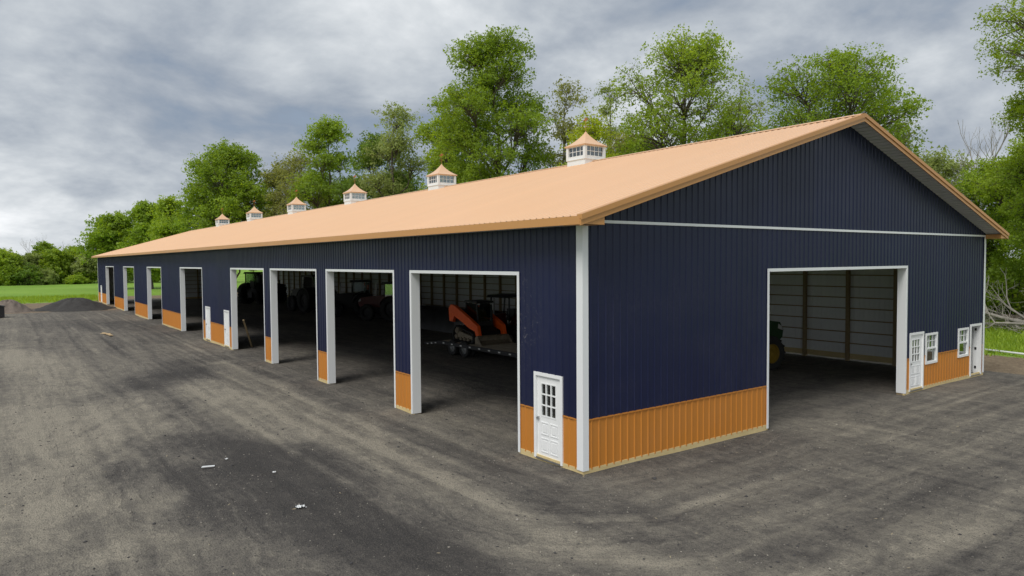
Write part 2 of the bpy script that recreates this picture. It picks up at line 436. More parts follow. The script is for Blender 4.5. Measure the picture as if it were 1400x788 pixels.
# wheel tracks and worn / fresh patches of the yard: (pale + or dark -, half width in m, path)
TRACKS = [
    (0.9, 0.55, [(-1.8, 23.9), (-1.81, 15.2), (-1.84, 8.87), (-2.15, 5.26), (-2.24, 2.45), (-2.46, -0.43), (-2.66, -2.51), (-2.09, -4.03), (-1.03, -5.27)]),
    (0.8, 0.7, [(-4.33, 19.33), (-3.31, 12.88), (-3.16, 6.73), (-3.4, 1.7), (-3.64, -0.94), (-3.89, -2.99)]),
    (0.5, 0.5, [(-5.51, 20.28), (-4.54, 14.67), (-4.28, 9.56), (-4.01, 7.2)]),
    (0.7, 1.6, [(-10.26, 36.24), (-8.63, 27.97), (-8.03, 15.12), (-7.35, 10.85)]),
    (0.6, 1.2, [(-10.34, 16.96), (-9.35, 12.42), (-8.59, 8.96), (-9.66, 5.67), (-10.38, 5.18)]),
    (0.5, 1.0, [(-10.39, 3.22), (-9.7, 4.65), (-8.75, 4.43), (-8.06, 3.89)]),
    (0.6, 0.4, [(-7.52, 4.3), (-7.31, 4.31)]),
    (0.55, 0.7, [(-9.14, 1.71), (-8.01, 1.99), (-7.07, 0.87), (-6.53, -0.8)]),
    (-0.9, 1.1, [(-6.68, 9.3), (-5.32, 7.28), (-4.38, 4.12), (-4.2, 1.45), (-4.14, -0.77)]),
    (-0.8, 1.0, [(-6.27, 5.59), (-5.76, 2.12), (-5.38, -0.43), (-4.6, -2.44)]),
    (-0.7, 0.9, [(-7.9, 6.85), (-7.06, 4.84), (-6.88, 1.55), (-6.39, -0.4)]),
    (-0.6, 1.0, [(-7.83, 17.3), (-6.25, 18.77), (-4.25, 21.15), (-2.1, 22.64)]),
    (-0.8, 1.0, [(-5.99, 20.67), (-5.58, 18.23), (-4.13, 20.32), (-3.47, 25.27)]),
    (-0.5, 0.8, [(-0.74, 25.35), (-1.45, 13.06), (-1.55, 7.41), (-1.45, 3.81), (-1.39, 0.77), (-1.44, -1.21), (-0.39, -2.52)]),
    (-0.5, 2.0, [(-7.24, 58.16), (-5.03, 48.07), (-1.96, 53.53), (-0.92, 41.13)]),
    (0.45, 0.3, [(8.27, 1.12), (8.42, -0.67), (8.24, -2.4), (7.68, -4.38), (6.99, -6.05)]),
    (0.45, 0.3, [(8.95, 0.09), (9.56, -1.35), (9.43, -3.34), (8.73, -5.5)]),
    (0.3, 0.25, [(9.07, -0.96), (8.6, -3.16), (8.08, -4.69), (7.58, -5.86)]),
    (0.4, 0.25, [(0.93, -3.82), (1.92, -4.11), (2.96, -4.4)]),
    (0.4, 0.3, [(-0.92, -5.32), (0.54, -5.92), (2.25, -6.28), (3.74, -6.4), (5.93, -6.38)]),
    (0.25, 0.4, [(-0.09, -2.25), (1.38, -2.86), (3.6, -3.1), (5.63, -3.67)]),
    (-0.35, 0.4, [(-1.75, -3.41), (-1.21, -4.19), (-0.49, -4.91)]),
    (-0.4, 0.5, [(0.71, -6.5), (1.78, -7.0), (2.72, -7.38)]),
    (-0.35, 0.35, [(5.41, -5.12), (5.37, -5.94), (5.45, -6.53)]),
    (-0.5, 0.9, [(0.67, 0.19), (3.09, -0.57), (5.99, -0.64)]),
    (0.4, 0.5, [(0.82, 8.11), (0.64, 5.68), (0.66, 3.54)]),
    (0.35, 0.8, [(2.26, 10.09), (3.14, 7.74), (3.21, 6.21)]),
]
tan = np.full(GX.shape, .45) + .10 * wob(GX, GY, 3, .5)
tan += .14 * smooth(-GX, 6, 10) * smooth(GY, 2, 9)
tan += .05 * smooth(GX, 1, 6) * smooth(-GY, -2, 3)
gz = -0.03 + .022 * wob(GX, GY, 11, .55) + .010 * wob(GX, GY, 5, 2.0)
for amp, w, pts in TRACKS:
    fld = seg_field(GX + .18 * wob(GX, GY, 21, 1.1), GY + .18 * wob(GX, GY, 22, 1.1), pts, w)
    tan += amp * (.55 if amp > 0 else .50) * fld
    if w < .6: gz -= .022 * fld
    else: gz += .012 * fld * (1 if amp < 0 else -1)
across = np.where((GX < 0) & (GY > 0), -GX, np.where(GX < 0, np.hypot(GX, GY), np.where(GY < 0, -GY, np.minimum(GX, GY) * .6)))
# single tyre tracks: they run along the wall and swing round the corner of the barn
rt = np.random.RandomState(15)
wv = [wob(GX, GY, 61 + k, .10) for k in range(4)]
brk = [wob(GX, GY, 71 + k, .45) for k in range(4)]
tex = wob(GX, GY, 81, 4.5) * .5 + wob(GX, GY, 82, 9.) * .5
for k in range(34):
    c0 = rt.uniform(.7, 9.5); wd = rt.uniform(.07, .17); am = rt.choice([-1, 1], p=[.45, .55]) * rt.uniform(.22, .5)
    for off in ((0., 1.75) if k % 2 else (0.,)):
        dd = (across - c0 - off - .55 * wv[k % 4] - .10 * wv[(k + 1) % 4]) / wd
        fl = np.exp(-dd * dd) * np.clip(.55 + .75 * brk[(k * 3 + 1) % 4], 0, 1) * (.75 + .45 * tex)
        fl *= np.where((GX > -.3) & (GY > -.3), 0, 1)
        tan += .68 * am * fl; gz -= .016 * fl
rt = np.random.RandomState(33)
for k in range(16):                      # crossing tracks, out of the gable doorway and over the open yard
    if k < 8: px_, py_, an = rt.uniform(7.6, 14.4), 0., math.radians(rt.uniform(-112, -62))
    else: px_, py_, an = rt.uniform(-9, -3), rt.uniform(4, 14), math.radians(rt.uniform(55, 80))
    ux_, uy_ = math.cos(an), math.sin(an); wd = rt.uniform(.08, .16); am = rt.uniform(.25, .5) * (1 if k % 3 else -1)
    for off in (0., 1.7):
        sd = (GX - px_) * -uy_ + (GY - py_) * ux_ + off + .35 * wv[k % 4]
        al = (GX - px_) * ux_ + (GY - py_) * uy_
        fl = np.exp(-(sd / wd) ** 2) * np.clip(.5 + .8 * brk[k % 4], 0, 1) * (.75 + .45 * tex)
        fl *= smooth(al, -3, 0) * smooth(-al, -16, -9) if k < 8 else smooth(12 - np.abs(al), 0, 4) * smooth(-GX, .2, 1.0)
        tan += .68 * am * fl; gz -= .012 * fl
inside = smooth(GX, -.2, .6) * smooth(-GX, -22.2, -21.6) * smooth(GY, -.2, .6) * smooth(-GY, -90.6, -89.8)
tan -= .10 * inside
gz = gz * (1 - .6 * inside) - .02 * inside
dwx = np.where((GY > -.05) & (GY < 90.05), np.abs(GX), 9.) 
dwy = np.where((GX > -.05) & (GX < 6.95) | (GX > 15) & (GX < 21.8), np.abs(GY), 9.)
gz += (.036 + .022 * wob(GX, GY, 51, 1.6)) * np.exp(-(np.minimum(dwx, dwy) / .55) ** 2)
nb = wob(GX, GY, 31, .12) * 2.2 + wob(GX, GY, 32, .6) * .6
far_edge = smooth(GY + nb * 1.6, 88, 97) * smooth(-(GX), -2.0, 1.5) + smooth(GY + nb, 104, 109) * smooth(GX, -2, 1.5)
right_edge = smooth(GX + nb * .5, 28.0, 29.6)
left_edge = smooth(-GX + nb, 28, 31)
near_edge = smooth(-GY + nb, 44, 48)
grass = np.clip(np.maximum.reduce([far_edge, right_edge, left_edge, near_edge]), 0, 1)
d_far = smooth(GY + nb, 69.5, 72.5) * smooth(-GX, -3, 1) + smooth(GY + nb, 94, 98) * smooth(GX, -2, 1.5)
dirt = np.clip(np.maximum.reduce([d_far, smooth(GX + nb * .5, 22.9, 24.2)]), 0, 1)
gz += -.06 * smooth(GX, 22.0, 24.0)
gz += .25 * smooth(GX, 31, 46) + .02 * grass
I = np.arange(GX.size).reshape(GX.shape)
gf = np.stack([I[:-1, :-1], I[1:, :-1], I[1:, 1:], I[:-1, 1:]], -1).reshape(-1, 4)
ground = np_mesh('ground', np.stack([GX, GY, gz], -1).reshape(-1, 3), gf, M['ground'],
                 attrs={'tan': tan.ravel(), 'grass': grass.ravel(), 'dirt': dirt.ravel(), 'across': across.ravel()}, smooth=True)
ground['kind'] = 'structure'

# ------------------------------------------------------------------ the barn
W, LEN = 21.75, 90.0
RIB, RH = .2286, .019
PANEL = RIB * 4
SL = .297
def roof_top(x): return 5.67 + SL * (min(x, W - x) + .6)
def rib_us(a, b):
    o = [a]
    for k in range(int(a / RIB) - 1, int(b / RIB) + 2):
        for d in (-.032, -.012, .012, .032):
            u = k * RIB + d
            if a + .004 < u < b - .004: o.append(u)
    o.append(b); return o
def rib_h(u):
    d = abs((u + RIB / 2) % RIB - RIB / 2)
    return RH if d <= .0125 else (RH * (.032 - d) / .02 if d < .032 else 0.)
def panel(name, parent, P, a, b, z0, z1, mats):
    """one ribbed sheet between u=a..b and z0..z1 (numbers or functions of u); outer skin + back skin"""
    us = rib_us(a, b)
    if callable(z0) or callable(z1):
        if a < W / 2 < b: us = sorted(us + [W / 2])
    f0 = z0 if callable(z0) else (lambda u: z0); f1 = z1 if callable(z1) else (lambda u: z1)
    m = MB(); n = len(us); vs = []
    for off in (0., -.004):
        for u in us:
            vs.append(P(u, f0(u), rib_h(u) + off)); vs.append(P(u, f1(u), rib_h(u) + off))
    m.add(vs, [(2 * i, 2 * i + 2, 2 * i + 3, 2 * i + 1) for i in range(n - 1)], 0)
    k = 2 * n
    m.add(vs, [(2 * i + 1 + k, 2 * i + 3 + k, 2 * i + 2 + k, 2 * i + k) for i in range(n - 1)], 1)
    return m.build(name, mats, parent)
barn = thing('pole_barn', 'long navy pole barn with copper roof, copper wainscot and white trimmed openings', 'barn')

def wall(P, u0, u1, openings, top, name_base='siding_panel', step=PANEL, wains=1.22, bottom=.10, wainscot=True, upper=None):
    """split a wall in sheets round its openings (u0,u1,z0,z1); top may be a function"""
    br = {round(u0, 4), round(u1, 4)}
    k = math.ceil(u0 / step)
    while k * step < u1:
        if k * step > u0 + .05 and k * step < u1 - .05: br.add(round(k * step, 4))
        k += 1
    for o in openings: br.add(round(o[0], 4)); br.add(round(o[1], 4))
    br = sorted(br)
    for a, b in zip(br[:-1], br[1:]):
        if b - a < .02: continue
        mid = (a + b) / 2
        cuts = [(o[2], o[3]) for o in openings if o[0] - 1e-3 < mid < o[1] + 1e-3]
        def pieces(lo, hi, nm, mats):
            z = lo
            for c0, c1 in sorted(cuts):
                if c1 <= z or c0 >= hi: continue
                if c0 - z > .02: panel(nm, barn, P, a, b, z, c0, mats)
                z = max(z, c1)
            if hi - z > .02: panel(nm, barn, P, a, b, z, hi, mats)
        if wainscot: pieces(bottom, wains, 'wainscot_panel', [M['copper'], M['liner']])
        pieces(wains + .004 if wainscot else bottom, top, name_base, [M['navy'], M['liner']])
        if upper: panel(name_base, barn, P, a, b, upper[0], upper[1], [M['navy'], M['liner']])

OFF = .02
P_long = lambda u, z, o: (-OFF - o, u, z)
P_gab = lambda u, z, o: (u, -OFF - o, z)
P_right = lambda u, z, o: (W + OFF + o, u, z)
P_back = lambda u, z, o: (u, LEN + OFF + o, z)
HEAD = 4.40
LONG_OPEN = [(2.33, 7.77), (8.99, 14.59), (15.74, 21.44), (22.54, 28.27), (34.95, 41.27), (48.27, 54.47), (61.47, 68.09), (75.31, 82.0)]
NEAR_DOOR = (.70, 1.64)
LONG_DOORS = [NEAR_DOOR, (28.86, 29.86), (33.16, 34.20), (86.3, 87.4)]
GAB_OPEN = (6.90, 15.00)
GAB_D1, GAB_D2 = (15.36, 16.36), (20.50, 21.48)
GAB_WIN = [(16.60, 17.50), (19.36, 20.26)]
opl = [(a, b, -1, HEAD) for a, b in LONG_OPEN] + [(a, b, -1, 2.08) for a, b in LONG_DOORS]
wall(P_long, 0, LEN, opl, 5.54)
opg = [(GAB_OPEN[0], GAB_OPEN[1], -1, HEAD)] + [(a, b, -1, 2.06) for a, b in (GAB_D1, GAB_D2)] + [(a, b, .90, 2.02) for a, b in GAB_WIN]
wall(P_gab, 0, W, opg, 5.58, upper=(5.62, lambda u: roof_top(u) - .09))
opb = [(2.6, 8.5, -1, HEAD), (15.6, 20.9, -1, HEAD)]
# back gable and the far long wall: wider sheets
def wall_simple(P, u0, u1, openings, top, bottom, step):
    br = sorted({round(u0, 4), round(u1, 4)} | {round(k * step, 4) for k in range(1, int(u1 / step) + 1) if k * step < u1 - .1} |
                {round(x, 4) for o in openings for x in o[:2]})
    for a, b in zip(br[:-1], br[1:]):
        if b - a < .02: continue
        mid = (a + b) / 2; lo = bottom
        for o in openings:
            if o[0] < mid < o[1]: lo = o[3]
        panel('siding_panel', barn, P, a, b, lo, top, [M['navy'], M['liner']])
wall_simple(P_back, 0, W, opb, lambda u: roof_top(u) - .09, .11, PANEL * 2)
wall_simple(P_right, 0, LEN, [], 5.60, .17, PANEL * 2)

# skirt boards at the foot of the walls
def skirt(P, spans, z0, z1, step=3.66):
    for a, b in spans:
        n = max(1, int(math.ceil((b - a) / step)))
        for i in range(n):
            u0, u1 = a + (b - a) * i / n, a + (b - a) * (i + 1) / n - (.004 if i < n - 1 else 0)
            dz = random.uniform(-.012, .012)
            q0, q1 = P(u0, z0 + dz, .012), P(u1, z1 + dz, -.05)
            MB().box(min(q0[0], q1[0]), max(q0[0], q1[0]), min(q0[1], q1[1]), max(q0[1], q1[1]), z0 + dz, z1).build('skirt_board', M['treated'], barn)
random.seed(4)
def spans(u0, u1, ops):
    o = []; x = u0
    for a, b in sorted(ops):
        if a > x: o.append((x, a))
        x = b
    if x < u1: o.append((x, u1))
    return o
skirt(P_long, spans(.0, LEN, LONG_OPEN), -.04, .135)
skirt(P_gab, spans(-.03, W + .03, [GAB_OPEN]), -.045, .135)
skirt(P_right, [(.1, LEN)], .05, .30)
skirt(P_back, spans(.1, W - .1, [o[:2] for o in opb]), -.04, .2)
MB().box(-.075, .06, -.075, .06, -.12, .02).build('corner_post_foot', M['treated'], barn)

# trims
def tbox(P, u0, u1, z0, z1, o0, o1, name, mat, parent=None):
    a = P(u0, z0, o0); b = P(u1, z1, o1)
    return MB().box(min(a[0], b[0]), max(a[0], b[0]), min(a[1], b[1]), max(a[1], b[1]), z0, z1).build(name, mat, parent or barn)
c = MB()
c.box(-.050, -.045 + .0, -.05, .15, .10, 5.53); c.box(-.045, .11, -.05, -.045, .10, 5.53)
c.box(-.052, -.045, .143, .155, .10, 5.53); c.box(.105, .117, -.052, -.045, .10, 5.53)
c.build('corner_trim', M['white'], barn)
c = MB(); c.box(W - .11, W + .05, -.05, -.045, .10, 5.60); c.box(W + .045, W + .05, -.045, .14, .10, 5.60); c.box(W - .117, W - .105, -.052, -.045, .10, 5.60)
c.build('corner_trim', M['white'], barn)
c = MB(); c.box(-.05, -.045, LEN - .14, LEN + .05, .10, 5.53); c.box(-.045, .12, LEN + .045, LEN + .05, .10, 5.53)
c.build('corner_trim', M['white'], barn)
# white rail across the gable, copper caps on the wainscot
tbox(P_gab, .09, W - .01, 5.575, 5.64, 0, .035, 'gable_rail', M['white'])
def wains_cap(P, sp):
    for a, b in sp: tbox(P, a, b, 1.205, 1.235, -.002, .026, 'wainscot_cap', M['copper'])
dl = [(a - .03, b + .03) for a, b in LONG_DOORS]
wains_cap(P_long, spans(.16, LEN - .15, [(a - .09, b + .09) for a, b in LONG_OPEN] + [(a - .06, b + .06) for a, b in LONG_DOORS]))
wains_cap(P_gab, spans(.12, W - .12, [(GAB_OPEN[0] - .09, GAB_OPEN[1] + .09)] + [(a - .06, b + .06) for a, b in (GAB_D1, GAB_D2)] + [(a - .05, b + .05) for a, b in GAB_WIN]))

def opening_trim(P, a, b, head, depth=.27, zb=.03):
    """white casing and lining of one big opening"""
    j = MB()
    def bx(u0, u1, z0, z1, o0, o1):
        p = P(u0, z0, o0); q = P(u1, z1, o1)
        j.box(min(p[0], q[0]), max(p[0], q[0]), min(p[1], q[1]), max(p[1], q[1]), z0, z1)
    bx(a - .085, a, zb, head + .085, .022, .034); bx(b, b + .085, zb, head + .085, .022, .034)
    bx(a, b, head, head + .085, .022, .034)
    j.build('opening_casing', M['white'], barn)
    for lo, hi in ((a - .02, a + .006), (b - .006, b + .02)):
        j = MB(); bx(lo, hi, zb, head, -depth, .021); j.build('jamb_lining', M['white'], barn)
    j = MB(); bx(a + .006, b - .006, head - .006, head + .02, -depth, .021); j.build('head_lining', M['white'], barn)
    # posts and header inside the lining
    for u0, u1 in ((a - .19, a - .022), (b + .022, b + .19)):
        j = MB(); bx(u0, u1, -.3, 5.5, -depth, -.025); j.build('post', M['post_wood'], barn)
    j = MB(); bx(a - .022, b + .022, head + .022, head + .32, -.12, -.06); j.build('header_beam', M['post_wood'], barn)
for a, b in LONG_OPEN: opening_trim(P_long, a, b, HEAD)
opening_trim(P_gab, GAB_OPEN[0], GAB_OPEN[1], HEAD)
for o in opb: opening_trim(P_back, o[0], o[1], HEAD)

# posts and girts of the far long wall and of the back gable
y = 1.2
ys = []
while y < LEN - .5:
    ys.append(y)
    MB().box(W - .22, W - .045, y - .07, y + .07, -.3, 5.7).build('post', M['post_wood'], barn); y += 2.15
for z in (.78, 1.31, 1.87, 2.42, 2.92, 3.42, 3.97, 4.5):
    for i in range(0, len(ys) - 1, 2):
        y0 = ys[i] + .002; y1 = ys[min(i + 2, len(ys) - 1)] - .002
        MB().box(W - .040, W + .012, y0, y1, z - .024, z + .024).build('girt', M['post_wood'], barn)
for x in (1.0, 9.6, 11.6, 13.6):
    MB().box(x - .07, x + .07, LEN - .22, LEN - .05, -.3, roof_top(x) - .2).build('post', M['post_wood'], barn)
for z in (.78, 1.31, 1.87, 2.42, 2.92, 3.42, 3.97):
    MB().box(8.8, 15.3, LEN - .045, LEN + .012, z - .024, z + .024).build('girt', M['post_wood'], barn)
# roof trusses (bottom chord, top chords, webs)
for y in [2.0 + 4.3 * k for k in range(21)]:
    t = MB(); zc = 5.30
    t.box(.05, W - .05, y - .02, y + .02, zc, zc + .14)
    t.beam((.05, y, roof_top(.05) - .30), (W / 2, y, roof_top(W / 2) - .30), .04, .14); t.beam((W - .05, y, roof_top(.05) - .30), (W / 2, y, roof_top(W / 2) - .30), .04, .14)
    for xa, xb in ((3.6, 5.4), (7.2, 5.4), (7.2, W / 2), (W - 3.6, W - 5.4), (W - 7.2, W - 5.4), (W - 7.2, W / 2)):
        t.beam((xa, y, zc + .1), (xb, y, roof_top(xb) - .34), .035, .09)
    t.build('roof_truss', M['post_wood'], barn)

# roof: ribbed sheets up both slopes
Y0, Y1 = -.6, 90.6
NR = 100
RW = (Y1 - Y0) / NR
def roof_sheet_mesh(sign):
    m = MB(); pitch = RW / 4; us = []
    for k in range(4):
        for d in (0, .055, .075, .1, .12): us.append(k * pitch + d)
    us.append(RW)
    hs = ([0, 0, .02, .02, 0] * 4) + [0]
    xe, xr = (-.6, W / 2) if sign < 0 else (W + .6, W / 2)
    vs = []
    for off in (0, -.006):
        for u, h in zip(us, hs):
            vs.append((xe, u, 5.67 + h + off)); vs.append((xr, u, roof_top(W / 2) + h + off))
    n = len(us)
    m.add(vs, [(2 * i, 2 * i + 1, 2 * i + 3, 2 * i + 2) for i in range(n - 1)], 0)
    m.add(vs, [(2 * i + 2 + 2 * n, 2 * i + 3 + 2 * n, 2 * i + 1 + 2 * n, 2 * i + 2 * n) for i in range(n - 1)], 1)
    return m
for sgn in (-1, 1):
    first = roof_sheet_mesh(sgn).build('roof_panel', [M['copper_roof'], M['roof_back']], barn)
    first.location = (0, Y0, 0)
    for k in range(1, NR):
        o = first.copy(); coll.objects.link(o); o.location = (0, Y0 + k * RW, 0)
# ridge cap in lengths
zr = roof_top(W / 2)
for k in range(30):
    a = Y0 + k * 3.04; b = a + 3.035
    m = MB(); w = .17
    for s in (-1, 1):
        x1 = W / 2 + s * w
        m.add([(W / 2, a, zr + .05), (W / 2, b, zr + .05), (x1, b, zr + .05 - w * SL), (x1, a, zr + .05 - w * SL),
               (x1, a, zr + .027 - w * SL), (x1, b, zr + .027 - w * SL)], [(0, 1, 2, 3), (3, 2, 5, 4)])
    m.build('ridge_cap', M['copper_roof'], barn)
# eave fascia, soffit and rake trims
for x0, x1, xs0, xs1, nm in ((-.625, -.60, -.598, -.025, 'eave'), (W + .60, W + .625, W + .025, W + .598, 'eave')):
    for k in range(19):
        a = Y0 + k * 4.8; b = a + 4.797
        MB().box(x0, x1, a, b, 5.495, 5.672).build('fascia', M['trim'], barn)
        xm = x1 if x0 < 0 else x0
    MB().box(min(xs0, xs1), max(xs0, xs1), Y0 + .05, Y1 - .05, 5.515, 5.535).build('eave_soffit', M['soffit'], barn)
for yo, yi, yw in ((Y0 - .03, Y0, -.045), (Y1 + .03, Y1, LEN + .045)):
    for s in (-1, 1):
        xe = -.62 if s < 0 else W + .62
        xr = W / 2
        ze, zp = 5.67, roof_top(W / 2)
        lo_, hi_ = min(yo, yi), max(yo, yi)
        # two-step rake trim: upper flashing proud of the fascia board
        m = MB()
        m.add([(xe, lo_, ze - .20), (xr, lo_, zp - .20), (xr, lo_, zp - .07), (xe, lo_, ze - .07), (xe, hi_, ze - .20), (xr, hi_, zp - .20), (xr, hi_, zp - .07), (xe, hi_, ze - .07)],
              [(0, 1, 2, 3), (7, 6, 5, 4), (0, 4, 5, 1), (3, 2, 6, 7), (0, 3, 7, 4), (1, 5, 6, 2)])
        m.build('rake_fascia', M['trim'], barn)
        a2, b2 = (lo_ - .03, hi_ + .10) if yo < 0 else (lo_ - .10, hi_ + .03)
        m = MB()
        m.add([(xe, a2, ze - .085), (xr, a2, zp - .085), (xr, a2, zp + .03), (xe, a2, ze + .03), (xe, b2, ze - .085 + .11), (xr, b2, zp - .085 + .11), (xr, b2, zp + .03), (xe, b2, ze + .03)],
              [(0, 1, 2, 3), (7, 6, 5, 4), (3, 2, 6, 7), (0, 3, 7, 4), (1, 5, 6, 2), (0, 4, 5, 1)])
        m.build('rake_flashing', M['trim'], barn)
        # ribbed soffit under the rake
        n = 50; m = MB(); vs = []
        lo2, hi2 = min(yi, yw), max(yi, yw)
        sx0, sx1 = (0.05, W / 2) if s < 0 else (W - .05, W / 2)
        sx0 = -.58 if s < 0 else W + .58
        for i in range(n):
            for t_, dz in ((i / n, 0.), ((i + .72) / n, 0.), ((i + .74) / n, .05), ((i + .98) / n, .05)):
                x = sx0 + (sx1 - sx0) * t_; z = roof_top(x) - .155 + dz
                vs.append((x, lo2, z)); vs.append((x, hi2, z))
        m.add(vs, [(2 * i, 2 * i + 1, 2 * i + 3, 2 * i + 2) for i in range(len(vs) // 2 - 1)])
        m.build('rake_soffit', M['soffit'], barn)
        # boxed eave return
        if yo < 0:
            xa, xb = (-.60, .085) if s < 0 else (W - .02, W + .60)
            yk = Y0 + .002
            m = MB()
            zt = lambda x: roof_top(x) - .19
            xl, xh = sorted((xa, xb))
            m.add([(xl, yk, 5.50), (xh, yk, 5.50), (xh, yk, zt(xh)), (xl, yk, zt(xl)), (xl, -.05, 5.50), (xh, -.05, 5.50), (xh, -.05, zt(xh)), (xl, -.05, zt(xl))],
                  [(0, 1, 2, 3), (7, 6, 5, 4), (0, 4, 5, 1), (0, 3, 7, 4), (1, 5, 6, 2), (3, 2, 6, 7)])
            m.build('eave_return', M['trim'], barn)

# cupolas on the ridge
def cupola(y):
    cx = W / 2; w = .55
    b = MB()
    b.box(cx - .58, cx + .58, y - .58, y + .58, 8.70, 9.15)
    b.box(cx - .615, cx + .615, y - .615, y + .615, 9.15, 9.19)
    body = b.build('cupola', M['white'], barn)
    f = MB()
    z0, z1 = 9.19, 9.78
    f.box(cx - w + .03, cx + w - .03, y - w + .03, y + w - .03, z0, z0 + .09)
    for sx in (-1, 1):
        for sy in (-1, 1):
            f.box(cx + sx * w - .065, cx + sx * w + .065, y + sy * w - .065, y + sy * w + .065, z0, z1)
    for s in (-1, 1):
        for zz0, zz1 in ((z0, z0 + .12), (z1 - .07, z1)):
            f.box(cx - w + .065, cx + w - .065, y + s * w - .04, y + s * w + .04, zz0, zz1)
            f.box(cx + s * w - .04, cx + s * w + .04, y - w + .065, y + w - .065, zz0, zz1)
    f.build('window_frame', M['white'], body)
    mu = MB(); zm = (z0 + .12 + z1 - .07) / 2
    for s in (-1, 1):
        mu.box(cx - w + .065, cx + w - .065, y + s * w - .012, y + s * w + .012, zm - .01, zm + .01)
        mu.box(cx + s * w - .012, cx + s * w + .012, y - w + .065, y + w - .065, zm - .01, zm + .01)
        for k in range(1, 4):
            q = -w + .065 + (2 * w - .13) * k / 4
            mu.box(cx + q - .01, cx + q + .01, y + s * w - .010, y + s * w + .010, z0 + .12, z1 - .07)
            mu.box(cx + s * w - .010, cx + s * w + .010, y + q - .01, y + q + .01, z0 + .12, z1 - .07)
    mu.build('muntin', M['white'], body)
    for s in (-1, 1):
        MB().box(cx - w + .065, cx + w - .065, y + s * (w - .015) - .003, y + s * (w - .015) + .003, z0 + .12, z1 - .07).build('pane', M['glass'], body)
        MB().box(cx + s * (w - .015) - .003, cx + s * (w - .015) + .003, y - w + .065, y + w - .065, z0 + .12, z1 - .07).build('pane', M['glass'], body)
    # bell-curved roof
    r = MB(); n = 10; vs = [(cx - .66, y - .66, 9.74), (cx + .66, y - .66, 9.74), (cx + .66, y + .66, 9.74), (cx - .66, y + .66, 9.74)]; fs = []
    for i in range(n + 1):
        t = i / n; hw = .675 * (1 - t) ** 1.0; z = 9.785 + .66 * (t * .58 + .42 * t ** 2.6); hw = max(hw, .012)
        vs += [(cx - hw, y - hw, z), (cx + hw, y - hw, z), (cx + hw, y + hw, z), (cx - hw, y + hw, z)]
    for i in range(n + 1):
        for k in range(4): fs.append((4 * i + k, 4 * i + (k + 1) % 4, 4 * i + 4 + (k + 1) % 4, 4 * i + 4 + k))
    fs.append((3, 2, 1, 0)); r.add(vs, fs)
    r.build('cupola_roof', M['copper_roof'], body)
    v = MB(); v.tube([(cx, y, 10.36), (cx, y, 11.0)], .008, 6)
    v.beam((cx - .15, y - .04, 10.70), (cx + .15, y + .04, 10.70), .008, .008)
    v.beam((cx - .04, y + .15, 10.64), (cx + .04, y - .15, 10.64), .008, .008)
    v.build('weathervane_rod', M['copper_dark'], body)
    v = MB()
    v.prism([(cx - .16, 10.93), (cx - .06, 10.97), (cx - .01, 11.06), (cx + .06, 11.07), (cx + .15, 11.0), (cx + .08, 10.95), (cx + .03, 10.92), (cx - .07, 10.90)], y - .008, y + .008)
    v.build('weathervane_figure', M['copper_dark'], body)
for y in (11.75, 24.2, 36.5, 48.8, 61.1, 73.5): cupola(y)

